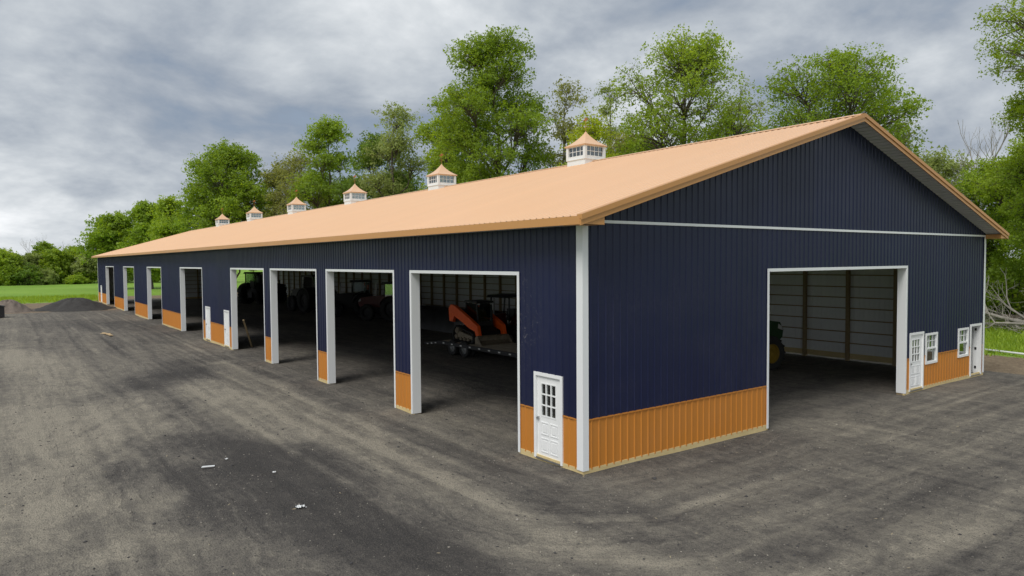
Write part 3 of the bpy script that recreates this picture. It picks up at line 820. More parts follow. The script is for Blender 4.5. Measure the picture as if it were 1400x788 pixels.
# doors and windows
def entry_door(P, a, b, name='entry_door', zb=.06, zt=2.03, lites=True, hinge_hi=True):
    """closed white door with nine small panes above two raised panels"""
    def bx(m, u0, u1, z0, z1, o0, o1):
        p = P(u0, z0, o0); q = P(u1, z1, o1)
        m.box(min(p[0], q[0]), max(p[0], q[0]), min(p[1], q[1]), max(p[1], q[1]), z0, z1)
    a1, b1 = a + .03, b - .03
    gz0, gz1 = 1.08, 1.86; g0, g1 = a1 + .19, b1 - .15
    s = MB()
    bx(s, a1, b1, zb + .03, gz0, -.055, -.015); bx(s, a1, b1, gz1, zt, -.055, -.015)
    bx(s, a1, g0, gz0, gz1, -.055, -.015); bx(s, g1, b1, gz0, gz1, -.055, -.015)
    if not lites: bx(s, g0, g1, gz0, gz1, -.055, -.015)
    door = s.build(name, M['door_white'], barn)
    cs = MB()
    bx(cs, a - .05, a1 - .004, zb, zt + .085, -.06, .034); bx(cs, b1 + .004, b + .05, zb, zt + .085, -.06, .034); bx(cs, a1 - .004, b1 + .004, zt + .006, zt + .085, -.06, .034)
    cs.build('casing', M['door_white'], door)
    st = MB(); bx(st, a1, b1, zb - .01, zb + .028, -.06, .045); st.build('sill', M['steel'], door)
    for i in range(3 if lites else 0):
        for k in range(3):
            u0 = g0 + (g1 - g0) * i / 3; u1 = g0 + (g1 - g0) * (i + 1) / 3
            z0 = gz0 + (gz1 - gz0) * k / 3; z1 = gz0 + (gz1 - gz0) * (k + 1) / 3
            p = MB(); bx(p, u0 + .013, u1 - .013, z0 + .013, z1 - .013, -.040, -.034); p.build('pane', M['glass'], door)
    mu = MB()
    for i in range(4 if lites else 0):
        u = g0 + (g1 - g0) * i / 3; z = gz0 + (gz1 - gz0) * i / 3
        bx(mu, u - .014, u + .014, gz0, gz1, -.034, -.008); bx(mu, g0, g1, z - .014, z + .014, -.0335, -.0085)
    if lites: mu.build('muntin', M['door_white'], door)
    for i in range(2):
        u0 = a1 + .12 + i * (b1 - a1 - .20) / 2; u1 = u0 + (b1 - a1 - .32) / 2
        for z0, z1 in ((.22, .56), (.64, .94)):
            f = MB()
            for q in ((u0, u1, z0, z0 + .025), (u0, u1, z1 - .025, z1), (u0, u0 + .025, z0 + .025, z1 - .025), (u1 - .025, u1, z0 + .025, z1 - .025)): bx(f, *q, -.016, -.004)
            bx(f, u0 + .06, u1 - .06, z0 + .06, z1 - .06, -.016, -.006)
            f.build('raised_panel', M['door_white'], door)
    uh = b1 - .06 if hinge_hi else a1 + .06
    h = MB(); bx(h, uh - .02, uh + .02, .98, 1.05, -.016, .03); bx(h, uh - .03, uh + .03, 1.0, 1.03, .03, .05)
    h.build('handle', M['steel'], door)
    return door
entry_door(P_long, *NEAR_DOOR)
for d_ in LONG_DOORS[1:]: entry_door(P_long, *d_, lites=False)
entry_door(P_gab, *GAB_D1, hinge_hi=False)
# the door by the far corner stands open inward
def open_door(P, a, b, zb=.06, zt=2.03):
    cs = MB()
    def bx(m, u0, u1, z0, z1, o0, o1):
        p = P(u0, z0, o0); q = P(u1, z1, o1)
        m.box(min(p[0], q[0]), max(p[0], q[0]), min(p[1], q[1]), max(p[1], q[1]), z0, z1)
    bx(cs, a - .05, a + .03, zb, zt + .085, -.10, .034); bx(cs, b - .03, b + .05, zb, zt + .085, -.10, .034); bx(cs, a + .03, b - .03, zt, zt + .085, -.10, .034)
    fr = cs.build('open_entry_door', M['door_white'], barn)
    st = MB(); bx(st, a + .03, b - .03, zb - .01, zb + .02, -.10, .03); st.build('sill', M['steel'], fr)
    s = MB(); ang = math.radians(80); hx = a + .035; hy = .09
    d = Vector((math.cos(ang), math.sin(ang), 0)); nrm = Vector((-math.sin(ang), math.cos(ang), 0)) * .02
    p0 = Vector((hx, hy, 0)); p1 = p0 + d * (b - a - .08)
    q = [p0 - nrm, p1 - nrm, p1 + nrm, p0 + nrm]
    s.add([(v.x, v.y, zb + .02) for v in q] + [(v.x, v.y, zt - .01) for v in q], [(3, 2, 1, 0), (4, 5, 6, 7), (0, 1, 5, 4), (1, 2, 6, 5), (2, 3, 7, 6), (3, 0, 4, 7)])
    s.build('door_leaf', M['door_white'], fr)
    j = MB(); bx(j, b - .036, b - .03, zb + .02, zt, -.24, -.10); j.box(b - .036, b + .02, .24, .26, zb + .02, zt); j.build('jamb_extension', M['door_white'], fr)
    for z in (.32, 1.08, 1.85):
        k = MB(); k.box(b - .048, b - .0365, .10, .17, z - .05, z + .05); k.build('latch_plate', M['metal_dark'], fr)
open_door(P_gab, *GAB_D2)
def window(P, a, b, z0=.93, z1=1.99):
    def bx(m, u0, u1, za, zb_, o0, o1):
        p = P(u0, za, o0); q = P(u1, zb_, o1)
        m.box(min(p[0], q[0]), max(p[0], q[0]), min(p[1], q[1]), max(p[1], q[1]), za, zb_)
    f = MB(); bx(f, a - .03, a + .055, z0 - .03, z1 + .03, -.07, .034); bx(f, b - .055, b + .03, z0 - .03, z1 + .03, -.07, .034)
    bx(f, a + .055, b - .055, z0 - .03, z0 + .05, -.07, .034); bx(f, a + .055, b - .055, z1 - .05, z1 + .03, -.07, .034)
    fr = f.build('window', M['door_white'], barn)
    zm = (z0 + z1) / 2
    s = MB(); bx(s, a + .055, b - .055, zm - .03, zm + .03, -.05, .012); s.build('meeting_rail', M['door_white'], fr)
    mu = MB()
    for i in (1, 2):
        u = a + .055 + (b - a - .11) * i / 3; bx(mu, u - .012, u + .012, zm + .03, z1 - .05, -.03, -.012)
    bx(mu, a + .055, b - .055, (zm + z1) / 2 - .012, (zm + z1) / 2 + .012, -.029, -.013); mu.build('muntin', M['door_white'], fr)
    for za, zb_, o in ((zm + .03, z1 - .05, -.035), (z0 + .05, zm - .03, -.045)):
        p = MB(); bx(p, a + .055, b - .055, za, zb_, o - .006, o); p.build('pane', M['glass'], fr)
for a, b in GAB_WIN: window(P_gab, a, b)

# ------------------------------------------------------------------ machines inside
def wheel(parent, c, r, w, rim_mat, tyre_mat=None, lugs=0):
    """tyre with rounded shoulders, its rim a sub-part; axle along y"""
    t = MB(); hw = w / 2
    t.lathe_y([(r * .58, -hw * .8), (r * .80, -hw), (r * .95, -hw * .92), (r, -hw * .55), (r, hw * .55), (r * .95, hw * .92), (r * .80, hw), (r * .58, hw * .8)], c, 28)
    for k in range(lugs):
        a = 2 * math.pi * k / lugs
        for s in (-1, 1):
            p0 = Vector((c[0] + math.cos(a) * r, c[1] + s * hw * .95, c[2] + math.sin(a) * r)); a2 = a + .16
            p1 = Vector((c[0] + math.cos(a2) * r * 1.0, c[1] + s * .02, c[2] + math.sin(a2) * r))
            t.beam(p0, p1, r * .05, r * .09, up=(math.cos(a), 0, math.sin(a)))
    ty = t.build('wheel', tyre_mat or M['rubber'], parent, smooth=True)
    m = MB()
    m.lathe_y([(.01, -hw * .35), (r * .2, -hw * .35), (r * .22, -hw * .5), (r * .3, -hw * .4), (r * .52, -hw * .3), (r * .585, -hw * .82), (r * .585, hw * .82), (r * .52, hw * .3), (r * .3, hw * .4), (r * .22, hw * .5), (r * .2, hw * .35), (.01, hw * .35)], c, 24)
    for k in range(6):
        a = 2 * math.pi * k / 6
        for s in (-1, 1): m.box(c[0] + math.cos(a) * r * .3 - .015, c[0] + math.cos(a) * r * .3 + .015, c[1] + s * hw * .42 - .012, c[1] + s * hw * .42 + .012, c[2] + math.sin(a) * r * .3 - .015, c[2] + math.sin(a) * r * .3 + .015)
    m.build('rim', rim_mat, ty)
    return ty

def track_loader(loc, rz):
    t = thing('track_loader', 'orange compact track loader parked on the flatbed trailer', 'loader', loc, rz)
    # x forward, y left
    loop = [(-1.05, .30), (-.92, .08), (-.70, 0), (.70, 0), (.95, .10), (1.02, .32), (.86, .52), (-.50, .80), (-.78, .80), (-.98, .62)]
    inner = [(x * .90, .07 + (z) * .86 - .01) for x, z in loop]
    for s in (-1, 1):
        y0, y1 = sorted((s * .52, s * .95)); m = MB(); n = len(loop); vs = []
        for y in (y0, y1):
            vs += [(p[0], y, p[1]) for p in loop] + [(p[0], y, p[1]) for p in inner]
        fs = []
        for i in range(n):
            j = (i + 1) % n
            fs += [(i, j, n + j, n + i), (2 * n + i, 3 * n + i, 3 * n + j, 2 * n + j), (i, 2 * n + i, 2 * n + j, j), (n + i, n + j, 3 * n + j, 3 * n + i)]
        m.add(vs, fs)
        for i in range(n):
            j = (i + 1) % n; a = Vector((loop[i][0], 0, loop[i][1])); b = Vector((loop[j][0], 0, loop[j][1])); L_ = (b - a).length
            for k in range(max(1, int(L_ / .11))):
                p = a.lerp(b, (k + .5) / max(1, int(L_ / .11))); d = (b - a).normalized(); nn = Vector((d.z, 0, -d.x))
                m.beam(p + Vector((0, y0 + .02, 0)) + nn * .012, p + Vector((0, y1 - .02, 0)) + nn * .012, .04, .035, up=nn)
        tr = m.build('track', M['rubber'], t)
        f = MB(); f.prism([(-.85, .22), (.82, .22), (.80, .34), (-.45, .52), (-.85, .50)], s * .58, s * .82); f.build('track_frame', M['bucket'], tr)
        for cx_, cz_, r_ in ((-.74, .58, .19), (-.80, .25, .15), (.82, .27, .16), (-.35, .17, .1), (0, .17, .1), (.36, .17, .1)):
            g = MB(); g.lathe_y([(.01, -.16), (r_ * .8, -.16), (r_, -.1), (r_, .1), (r_ * .8, .16), (.01, .16)], (cx_, s * .72, cz_), 16); g.build('roller', M['bucket'], tr)
    b = MB(); b.prism([(-1.15, .35), (.85, .35), (.95, .60), (.55, .85), (-.3, .90), (-1.2, .95)], -.50, .50); b.build('chassis', M['black_paint'], t)
    b = MB(); b.prism([(-1.45, .50), (-1.10, .42), (-.45, .85), (-.45, 1.45), (-1.10, 1.42), (-1.42, 1.20)], -.60, .60); b.build('engine_cover', M['black_paint'], t)
    b = MB(); b.prism([(-1.52, .62), (-1.46, .55), (-1.43, 1.15), (-1.48, 1.12)], -.5, .5); b.build('rear_grille', M['orange'], t)
    for s in (-1, 1):
        y0, y1 = sorted((s * .66, s * .84))
        a = MB(); a.prism([(-1.55, 1.66), (-1.34, 1.86), (-1.02, 1.82), (-.2, 1.50), (.75, 1.10), (1.18, .90), (1.30, .45), (1.06, .40), (.96, .62), (.45, .74), (-.35, 1.06), (-1.02, 1.28), (-1.18, .98), (-1.48, 1.00)], y0, y1)
        arm = a.build('lift_arm', M['orange'], t)
        c_ = MB(); c_.tube([(-.9, s * .62, .75), (.25, s * .62, 1.08)], .045, 8); c_.build('cylinder', M['steel'], arm)
        l_ = MB(); l_.prism([(-1.50, .95), (-1.28, .95), (-1.25, 1.55), (-1.45, 1.65)], s * .60, s * .68); l_.build('rear_link', M['orange'], arm)
    c_ = MB()
    for x, yy in ((.62, .42), (.62, -.42), (-.48, .42), (-.48, -.42)):
        c_.beam((x, yy, .85), (x - (.10 if x > 0 else 0), yy, 2.02), .07, .07)
    c_.prism([(-.62, 1.98), (.66, 1.98), (.62, 2.08), (-.5, 2.10)], -.50, .50)
    c_.prism([(-.50, .85), (.62, .85), (.62, 1.05), (-.50, 1.2)], -.46, .46)
    cab = c_.build('cab', M['black_paint'], t)
    for s in (-1, 1): MB().box(-.44, .50, s * .43 - .004, s * .43 + .004, 1.22, 1.96).build('pane', M['glass'], cab)
    MB().box(.545, .552, -.38, .38, 1.08, 1.96).build('pane', M['glass'], cab)
    s_ = MB(); s_.box(-.35, .10, -.24, .24, 1.1, 1.22); s_.box(-.40, -.28, -.24, .24, 1.22, 1.72); s_.build('seat', M['tarp'], cab)
    k = MB()
    k.prism([(1.12, .03), (1.72, .0), (1.74, .03), (1.42, .09), (1.28, .18), (1.25, .34), (1.32, .44), (1.22, .44), (1.10, .30)], -.90, .90); k.build('bucket', M['bucket'], t)
    for s in (-1, 1):
        MB().prism([(1.12, .03), (1.72, .0), (1.32, .44), (1.10, .34)], s * .90, s * .925).build('bucket_side', M['bucket'], t)
        MB().box(.60, .65, s * .38 - .06, s * .38 + .06, 1.90, 1.97).build('headlight', M['lamp'], t)
        MB().box(-1.47, -1.42, s * .50 - .05, s * .50 + .05, 1.22, 1.34).build('tail_light', M['red'], t)
    return t

M['deck_wood'] = wood('weathered_deck', (.34, .29, .22), (.52, .46, .36))
def trailer(loc, rz):
    """flat deck, x forward, near side rail at y=-1.2; ends in a short sloping tail"""
    t = thing('flatbed_trailer', 'dark flatbed trailer with tandem wheels carrying the orange loader', 'trailer', loc, rz)
    Lf = 9.2
    random.seed(8)
    nb = 14
    for i in range(nb):
        y0 = -1.14 + 2.28 * i / nb; y1 = -1.14 + 2.28 * (i + 1) / nb - .012
        m = MB(); m.box(0, Lf, y0, y1, .62, .665 + random.uniform(-.004, .004)); m.build('deck_plank', M['deck_wood'], t)
    for s in (-1, 1):
        y0, y1 = sorted((s * 1.142, s * 1.22))
        m = MB(); m.box(0, Lf, y0, y1, .50, .675); m.build('side_rail', M['black_paint'], t)
        for k in range(11):
            x = .35 + k * .82
            yy = s * 1.222
            MB().box(x, x + .16, min(yy, yy + s * .006), max(yy, yy + s * .006), .555, .615).build('reflector', M['reflector'], t)
    # dovetail
    m = MB(); m.prism([(0, .50), (0, .66), (-1.55, .44), (-1.55, .34)], -1.22, 1.22); dv = m.build('dovetail', M['black_paint'], t)
    for s in (-1, 1):
        for k in range(3):
            x = -.3 - .42 * k; yy = s * 1.222; z = .54 - .148 * (-x) 
            MB().box(x - .14, x, min(yy, yy + s * .006), max(yy, yy + s * .006), z, z + .06).build('reflector', M['reflector'], dv)
        MB().box(-1.58, -1.55, s * 1.0 - .12, s * 1.0 + .12, .36, .43).build('tail_light', M['red'], dv)
    m = MB()
    for y in (-.5, .5): m.beam((-.2, y, .42), (Lf, y, .42), .08, .20)
    for k in range(9): m.beam((.3 + k * 1.05, -1.1, .55), (.3 + k * 1.05, 1.1, .55), .06, .09)
    m.build('frame_beam', M['black_paint'], t)
    for x in (1.05, 2.15):
        a = MB(); a.tube([(x, -1.0, .37), (x, 1.0, .37)], .05, 8); a.build('axle', M['metal_dark'], t)
        for s in (-1, 1):
            wheel(t, (x, s * 1.0, .40), .40, .24, M['steel'])
            wheel(t, (x, s * .72, .40), .40, .24, M['steel'])
    m = MB(); m.beam((Lf, 0, .55), (Lf + 1.2, 0, .55), .2, .2); m.box(Lf + 1.1, Lf + 1.3, -.1, .1, -.02, .6); m.build('tongue', M['black_paint'], t)
    return t

def tractor(name, label, cat, loc, rz, body, rim, scale=1.0, cab=True, group=None):
    """x forward"""
    t = thing(name, label, cat, loc, rz, group)
    t.scale = (scale,) * 3
    h = MB()
    h.prism([(.2, .95), (2.45, .90), (2.62, 1.05), (2.66, 1.30), (2.50, 1.58), (1.5, 1.72), (.2, 1.78)], -.36, .36); h.build('hood', body, t, False)
    for s in (-1, 1):
        MB().prism([(2.40, 1.36), (2.64, 1.28), (2.58, 1.44), (2.42, 1.52)], s * .365, s * .20).build('headlight', M['lamp'], t)
    MB().box(2.645, 2.665, -.26, .26, 1.0, 1.24).build('grille', M['black_paint'], t)
    c = MB(); c.prism([(-1.2, .55), (2.2, .55), (2.2, .90), (.2, .95), (-1.2, 1.15)], -.26, .26); c.box(1.35, 1.65, -.75, .75, .48, .62); c.box(-.75, -.45, -.95, .95, .78, .96); c.build('chassis', M['metal_dark'], t)
    for s in (-1, 1):
        wheel(t, (-.6, s * .98, .86), .86, .48, rim, lugs=20); wheel(t, (1.5, s * .86, .58), .58, .34, rim, lugs=16)
        f = MB(); n = 9; vs = []
        for i in range(n):
            a = math.radians(20 + 150 * i / (n - 1)); 
            for rr in (.93, .97):
                for yy in (s * .70, s * 1.20): vs.append((-.6 + math.cos(a) * rr, yy, .86 + math.sin(a) * rr))
        fs = []
        for i in range(n - 1):
            q = 4 * i
            fs += [(q, q + 1, q + 5, q + 4), (q + 2, q + 6, q + 7, q + 3), (q, q + 4, q + 6, q + 2), (q + 1, q + 3, q + 7, q + 5)]
        f.add(vs, fs); f.build('fender', body, t)
    e = MB(); e.tube([(1.15, .25, 1.6), (1.15, .25, 2.45), (1.12, .25, 2.62)], [.05, .05, .045], 8); e.build('exhaust_pipe', M['steel'], t)
    k = MB()
    for x, yy in ((.25, .62), (.25, -.62), (-1.05, .62), (-1.05, -.62)): k.beam((x, yy, 1.3 if x > 0 else 1.6), (x - .05, yy * .93, 2.62), .07, .07)
    k.prism([(-1.22, 2.60), (.42, 2.60), (.36, 2.74), (-1.1, 2.76)], -.72, .72)
    if cab: k.box(-1.0, .2, -.60, .60, 1.12, 1.34)
    cb = k.build('cab' if cab else 'roll_frame', M['black_paint'], t)
    if cab:
        for s in (-1, 1): MB().box(-1.0, .2, s * .60 - .004, s * .60 + .004, 1.36, 2.58).build('pane', M['glass'], cb)
        MB().box(.21, .218, -.56, .56, 1.36, 2.58).build('pane', M['glass'], cb)
    s_ = MB(); s_.box(-.85, -.35, -.25, .25, 1.34, 1.48); s_.box(-.92, -.80, -.25, .25, 1.48, 1.95); s_.build('seat', M['tarp'], t)
    w_ = MB(); w_.tube([(-.02, 0, 1.4), (-.18, 0, 1.72)], .025, 6)
    w_.tube([(-.2 + .08 * math.sin(a) * 0, .19 * math.cos(a), 1.74 + .10 * math.sin(a)) for a in [2 * math.pi * i / 14 for i in range(15)]], .018, 6); w_.build('steering_wheel', M['black_paint'], t)
    return t

trailer((9.22, 19.8, 0.0), math.radians(-90))
track_loader((9.35, 18.15, .668), math.radians(-91))
tractor('farm_tractor', 'green tractor with yellow wheels showing behind the wide gable doorway', 'tractor', (14.75, 7.6, -.03), math.radians(-12), M['green'], M['yellow'], 1.25)
tractor('farm_tractor', 'dark red tractor parked behind the orange loader', 'tractor', (12.6, 20.6, -.03), math.radians(200), M['red'], M['steel'], 1.05, cab=False)
tractor('farm_tractor', 'dark red cab tractor deep inside, behind the second opening from the corner door', 'tractor', (15.6, 40.2, -.03), math.radians(120), M['red'], M['metal_dark'], 1.15)
tractor('farm_tractor', 'black tractor in deep shade left of the dark red cab tractor', 'tractor', (15.5, 47.2, -.03), math.radians(160), M['black_paint'], M['metal_dark'], 1.15)
tractor('farm_tractor', 'black tractor with steel exhaust, seen through the third opening from the corner door', 'tractor', (14.5, 55.0, -.03), math.radians(100), M['black_paint'], M['metal_dark'], 1.3)
tractor('farm_tractor', 'tall dark tractor silhouetted against the greenery through the fourth opening', 'tractor', (14.6, 72.0, -.03), math.radians(25), M['black_paint'], M['metal_dark'], 1.35)
# disc harrow (rows of discs on a frame) behind the third opening
def harrow(loc, rz):
    t = thing('disc_harrow', 'dark disc harrow with folded wing frame behind the tall dark tractor', 'harrow', loc, rz)
    f = MB()
    for y in (-1.1, 1.1): f.beam((-1.6, y, .75), (1.6, y, .75), .1, .1)
    for x in (-1.5, 0, 1.5): f.beam((x, -1.2, .85), (x, 1.2, .85), .1, .1)
    f.beam((1.6, -1.1, .75), (3.2, 0, .6), .1, .1); f.beam((1.6, 1.1, .75), (3.2, 0, .6), .1, .1)
    for s in (-1, 1):
        f.beam((-1.4, s * 1.2, .85), (-1.2, s * 1.35, 2.5), .09, .09); f.beam((1.3, s * 1.2, .85), (1.1, s * 1.35, 2.5), .09, .09); f.beam((-1.3, s * 1.35, 2.4), (1.2, s * 1.35, 2.4), .09, .09)
    f.build('frame', M['metal_dark'], t)
    for x in (-1.1, 1.0):
        for k in range(9):
            d = MB(); y = -1.1 + .275 * k
            d.lathe_y([(.01, .05), (.18, .03), (.30, -.03), (.30, -.04), (.18, .02), (.01, .04)], (x, y, .30), 18); d.build('disc', M['steel'], t)
        a = MB(); a.tube([(x, -1.2, .30), (x, 1.2, .30)], .035, 8); a.beam((x, -.8, .3), (x, -.8, .8), .06, .06); a.beam((x, .8, .3), (x, .8, .8), .06, .06); a.build('axle', M['metal_dark'], t)
harrow((17.8, 80.5, -.02), math.radians(20))
# stack under a black tarp
def tarp_stack(loc, sx, sy, h):
    n, m_ = 20, 50; rs = np.random.RandomState(5)
    u = np.linspace(-1, 1, n); v = np.linspace(-1, 1, m_)
    U, V = np.meshgrid(u, v, indexing='ij')
    e = np.minimum(1, (1 - np.maximum(np.abs(U), np.abs(V))) * 9)
    z = h * (e ** .35) * (1 + .05 * wob(U * 6, V * 14, 41, 1.2)) * (1 - .06 * np.abs(U)) + .01
    sc = 1 - .06 * (z / h)
    X = U * sx / 2 * sc + .03 * wob(U * 3, V * 9, 43, 2.); Y = V * sy / 2 * (1 - .015 * z / h)
    Ii = np.arange(U.size).reshape(U.shape)
    fc = np.stack([Ii[:-1, :-1], Ii[1:, :-1], Ii[1:, 1:], Ii[:-1, 1:]], -1).reshape(-1, 4)
    o = np_mesh('tarp_covered_stack', np.stack([X, Y, z], -1).reshape(-1, 3), fc, M['tarp'], smooth=True)
    o.location = loc
    tag(o, 'long low stack under a black tarp behind the flatbed trailer', 'tarp stack')
tarp_stack((15.2, 31.5, -.05), 2.6, 9.0, 1.5)
b = MB(); b.beam((1.22, 29.1, 0.0), (.42, 27.75, 1.65), .09, .04); o = b.build('leaning_board', M['post_wood'])
tag(o, 'bare timber board leaning inside the jamb of the fourth opening', 'board')

# ------------------------------------------------------------------ things in the yard
def heap(name, label, cx, cy, rx, ry, h, mat, seed):
    n, k = 26, 60; vs = [(0, 0, h)]; fs = []
    rs = np.random.RandomState(seed); ph = rs.uniform(0, 6.28, 5)
    for i in range(1, n + 1):
        t = i / n
        for j in range(k):
            a = 2 * math.pi * j / k
            lob = 1 + .10 * math.sin(2 * a + ph[0]) + .07 * math.sin(3 * a + ph[1]) + .04 * math.sin(7 * a + ph[2])
            r = t * lob
            z = h * (max(0, 1 - t) ** 1.0 * .92 + .08 * math.cos(t * math.pi / 2)) if t > .18 else h * (1 - t * .55 - .0)
            z = h * (math.cos(min(1, t) * math.pi) * .5 + .5) ** .9
            z += .05 * h * math.sin(9 * a + 11 * t + ph[3]) * math.sin(t * 9 + ph[4]) + rs.uniform(-.035, .035)
            vs.append((rx * r * math.cos(a), ry * r * math.sin(a), z - (.12 if i == n else 0)))
    for j in range(k): fs.append((0, 1 + j, 1 + (j + 1) % k))
    for i in range(n - 1):
        for j in range(k):
            a = 1 + i * k + j; b_ = 1 + i * k + (j + 1) % k; fs.append((a, a + k, b_ + k, b_))
    m = MB(); m.add(vs, fs); o = m.build(name, mat, None, True); o.location = (cx, cy, -.03)
    return tag(o, label, 'gravel pile' if 'millings' in label else 'soil pile')
heap('gravel_heap', 'dark heap of millings beside the far end of the barn', -3.7, 75.2, 3.9, 4.2, 1.22, M['pile_dark'], 2)
heap('soil_heap', 'brown soil heap behind the black bin at the field edge', -9.4, 75.5, 2.5, 2.4, 1.22, M['pile_brown'], 7)
t = thing('waste_bin', 'black open-top waste bin in front of the brown soil heap', 'bin', (-10.95, 66.6, -.02), .12)
m = MB(); m.box(1.0, 1.06, -.75, .75, .06, 1.05); m.box(-1.16, -1.1, -.75, .75, .06, 1.05); m.box(-1.1, 1.0, .70, .75, .06, 1.05); m.box(-1.1, 1.0, -.70, .70, .06, .12); m.box(-1.1, 1.0, -.75, -.70, .06, 1.05); m.build('body', M['black_paint'], t)
m = MB(); m.box(-1.2, 1.1, -.80, -.75, .99, 1.07); m.box(-1.2, 1.1, .75, .80, .99, 1.07); m.box(1.06, 1.12, -.75, .75, .99, 1.07); m.box(-1.22, -1.16, -.75, .75, .99, 1.07); m.build('rim', M['black_paint'], t)
for x in (-.7, -.1, .5): MB().box(x - .04, x + .04, -.80, -.751, .1, .98).build('rib', M['black_paint'], t)
for yy in (-.45, 0., .45): MB().box(1.061, 1.10, yy - .04, yy + .04, .1, .98).build('rib', M['black_paint'], t)
for x in (-.8, .7): MB().box(x - .06, x + .06, -.6, .6, 0, .06).build('runner', M['metal_dark'], t)

def crumple(name, label, loc, sx, sy, h, mat, seed, cat):
    rs = np.random.RandomState(seed); n = 9; u = np.linspace(-1, 1, n); U, V = np.meshgrid(u, u, indexing='ij')
    Z = h * np.abs(rs.normal(0, .6, U.shape)); X = U * sx / 2 + rs.normal(0, .06 * sx, U.shape); Y = V * sy / 2 + rs.normal(0, .06 * sy, U.shape)
    Ii = np.arange(n * n).reshape(n, n); fc = np.stack([Ii[:-1, :-1], Ii[1:, :-1], Ii[1:, 1:], Ii[:-1, 1:]], -1).reshape(-1, 4)
    o = np_mesh(name, np.stack([X, Y, Z], -1).reshape(-1, 3), fc, mat); o.location = loc; o.rotation_euler = (0, 0, rs.uniform(0, 3)); return tag(o, label, cat)
crumple('plastic_scrap', 'crumpled white plastic scrap alone on the darkest gravel', (-5.69, 1.86, .0), .17, .11, .04, M['plastic_white'], 3, 'litter')
b = MB(); b.prism([(-.15, 0), (.13, .0), (.14, .015), (-.12, .02)], -.03, .032); o = b.build('lath_scrap', M['plastic_white']); o.location = (-6.45, 5.87, -.005); o.rotation_euler = (0, 0, -.3); tag(o, 'flat white lath scrap lying on gravel beside two white specks', 'litter')
crumple('paper_scrap', 'tiny white paper speck on gravel beyond the lath scrap', (-5.95, 6.25, 0), .06, .05, .02, M['plastic_white'], 5, 'litter')
crumple('paper_scrap', 'tiny white paper speck between lath scrap and crumpled plastic', (-5.37, 4.46, 0), .065, .05, .02, M['plastic_white'], 6, 'litter')
b = MB(); b.beam((-4.5, 43.9, .02), (-4.3, 41.2, .04), .18, .04); b.beam((-4.75, 42.9, .05), (-4.2, 42.3, .07), .12, .03); o = b.build('scrap_planks', M['scrap_wood']); tag(o, 'two crossed scrap planks lying in the yard before the barn', 'planks')
b = MB(); b.tube([(30.1, 3.2, .07), (29.3, .9, .09), (28.2, -2.2, .07), (27.2, -5.0, .06)], .055, 10); o = b.build('white_pipe', M['pipe_white'], None, True); tag(o, 'long white plastic pipe lying along the grass edge beside the barn', 'pipe')

# loose stones on the yard
rs = np.random.RandomState(9)
def ground_z(x, y):
    i = np.clip(np.searchsorted(gx, x), 1, len(gx) - 1); j = np.clip(np.searchsorted(gy, y), 1, len(gy) - 1)
    tx = (x - gx[i - 1]) / (gx[i] - gx[i - 1]); ty = (y - gy[j - 1]) / (gy[j] - gy[j - 1])
    return (gz[i - 1, j - 1] * (1 - tx) * (1 - ty) + gz[i, j - 1] * tx * (1 - ty) + gz[i - 1, j] * (1 - tx) * ty + gz[i, j] * tx * ty)
def stones(name, label, n, size, mat, seed, cat, flat=.6, long=1.):
    rs = np.random.RandomState(seed)
    x = rs.uniform(-15, 13, n * 3); y = -11 + rs.beta(1.1, 2.2, n * 3) * 38
    clump = wob(x, y, seed + 1, .9) + .6 * wob(x, y, seed + 2, 2.7)
    keep = (clump > rs.uniform(-1.4, 1.6, n * 3)) & ~((x > -.1) & (y > -.1) & (y < 2.3)) & ~((x > -.1) & (x < 6.9) & (y > -.1) & (y < .1))
    x = x[keep][:n]; y = y[keep][:n]; n = len(x); z = ground_z(x, y)
    base = np.array([[1, 0, 0], [-1, 0, 0], [0, 1, 0], [0, -1, 0], [0, 0, 1], [0, 0, -1]], float)
    tri = np.array([[0, 2, 4], [2, 1, 4], [1, 3, 4], [3, 0, 4], [2, 0, 5], [1, 2, 5], [3, 1, 5], [0, 3, 5]])
    s = size * np.exp(rs.normal(0, .45, n))
    v = base[None] * (1 + rs.uniform(-.35, .35, (n, 6, 3))) * s[:, None, None]
    v[:, :, 2] *= flat; v[:, :, 0] *= long
    a = rs.uniform(0, 6.28, n); ca, sa = np.cos(a)[:, None], np.sin(a)[:, None]
    vx = v[:, :, 0] * ca - v[:, :, 1] * sa; vy = v[:, :, 0] * sa + v[:, :, 1] * ca
    V = np.stack([vx + x[:, None], vy + y[:, None], v[:, :, 2] + z[:, None] + (s * flat * .3)[:, None]], -1).reshape(-1, 3)
    F = (tri[None] + (np.arange(n) * 6)[:, None, None]).reshape(-1, 3)
    o = np_mesh(name, V, F, mat)
    return tag(o, label, cat, kind='stuff')
M['stone_pale'] = plain('pale_stone', (.40, .37, .31), .9, 0, .3, 3, .1)
M['stone_dark'] = plain('dark_stone', (.055, .053, .054), .9, 0, .4, 3, .1)
stones('loose_gravel', 'loose grey gravel scattered over the yard', 7000, .010, M['stone'], 12, 'gravel')
stones('loose_pale_gravel', 'loose pale stone chips scattered over the yard', 1100, .009, M['stone_pale'], 17, 'gravel')
stones('loose_dark_gravel', 'loose dark millings scattered over the yard', 7000, .013, M['stone_dark'], 23, 'gravel')
stones('straw_bits', 'straw bits strewn over the yard', 350, .005, M['straw'], 29, 'straw', .5, 6.)

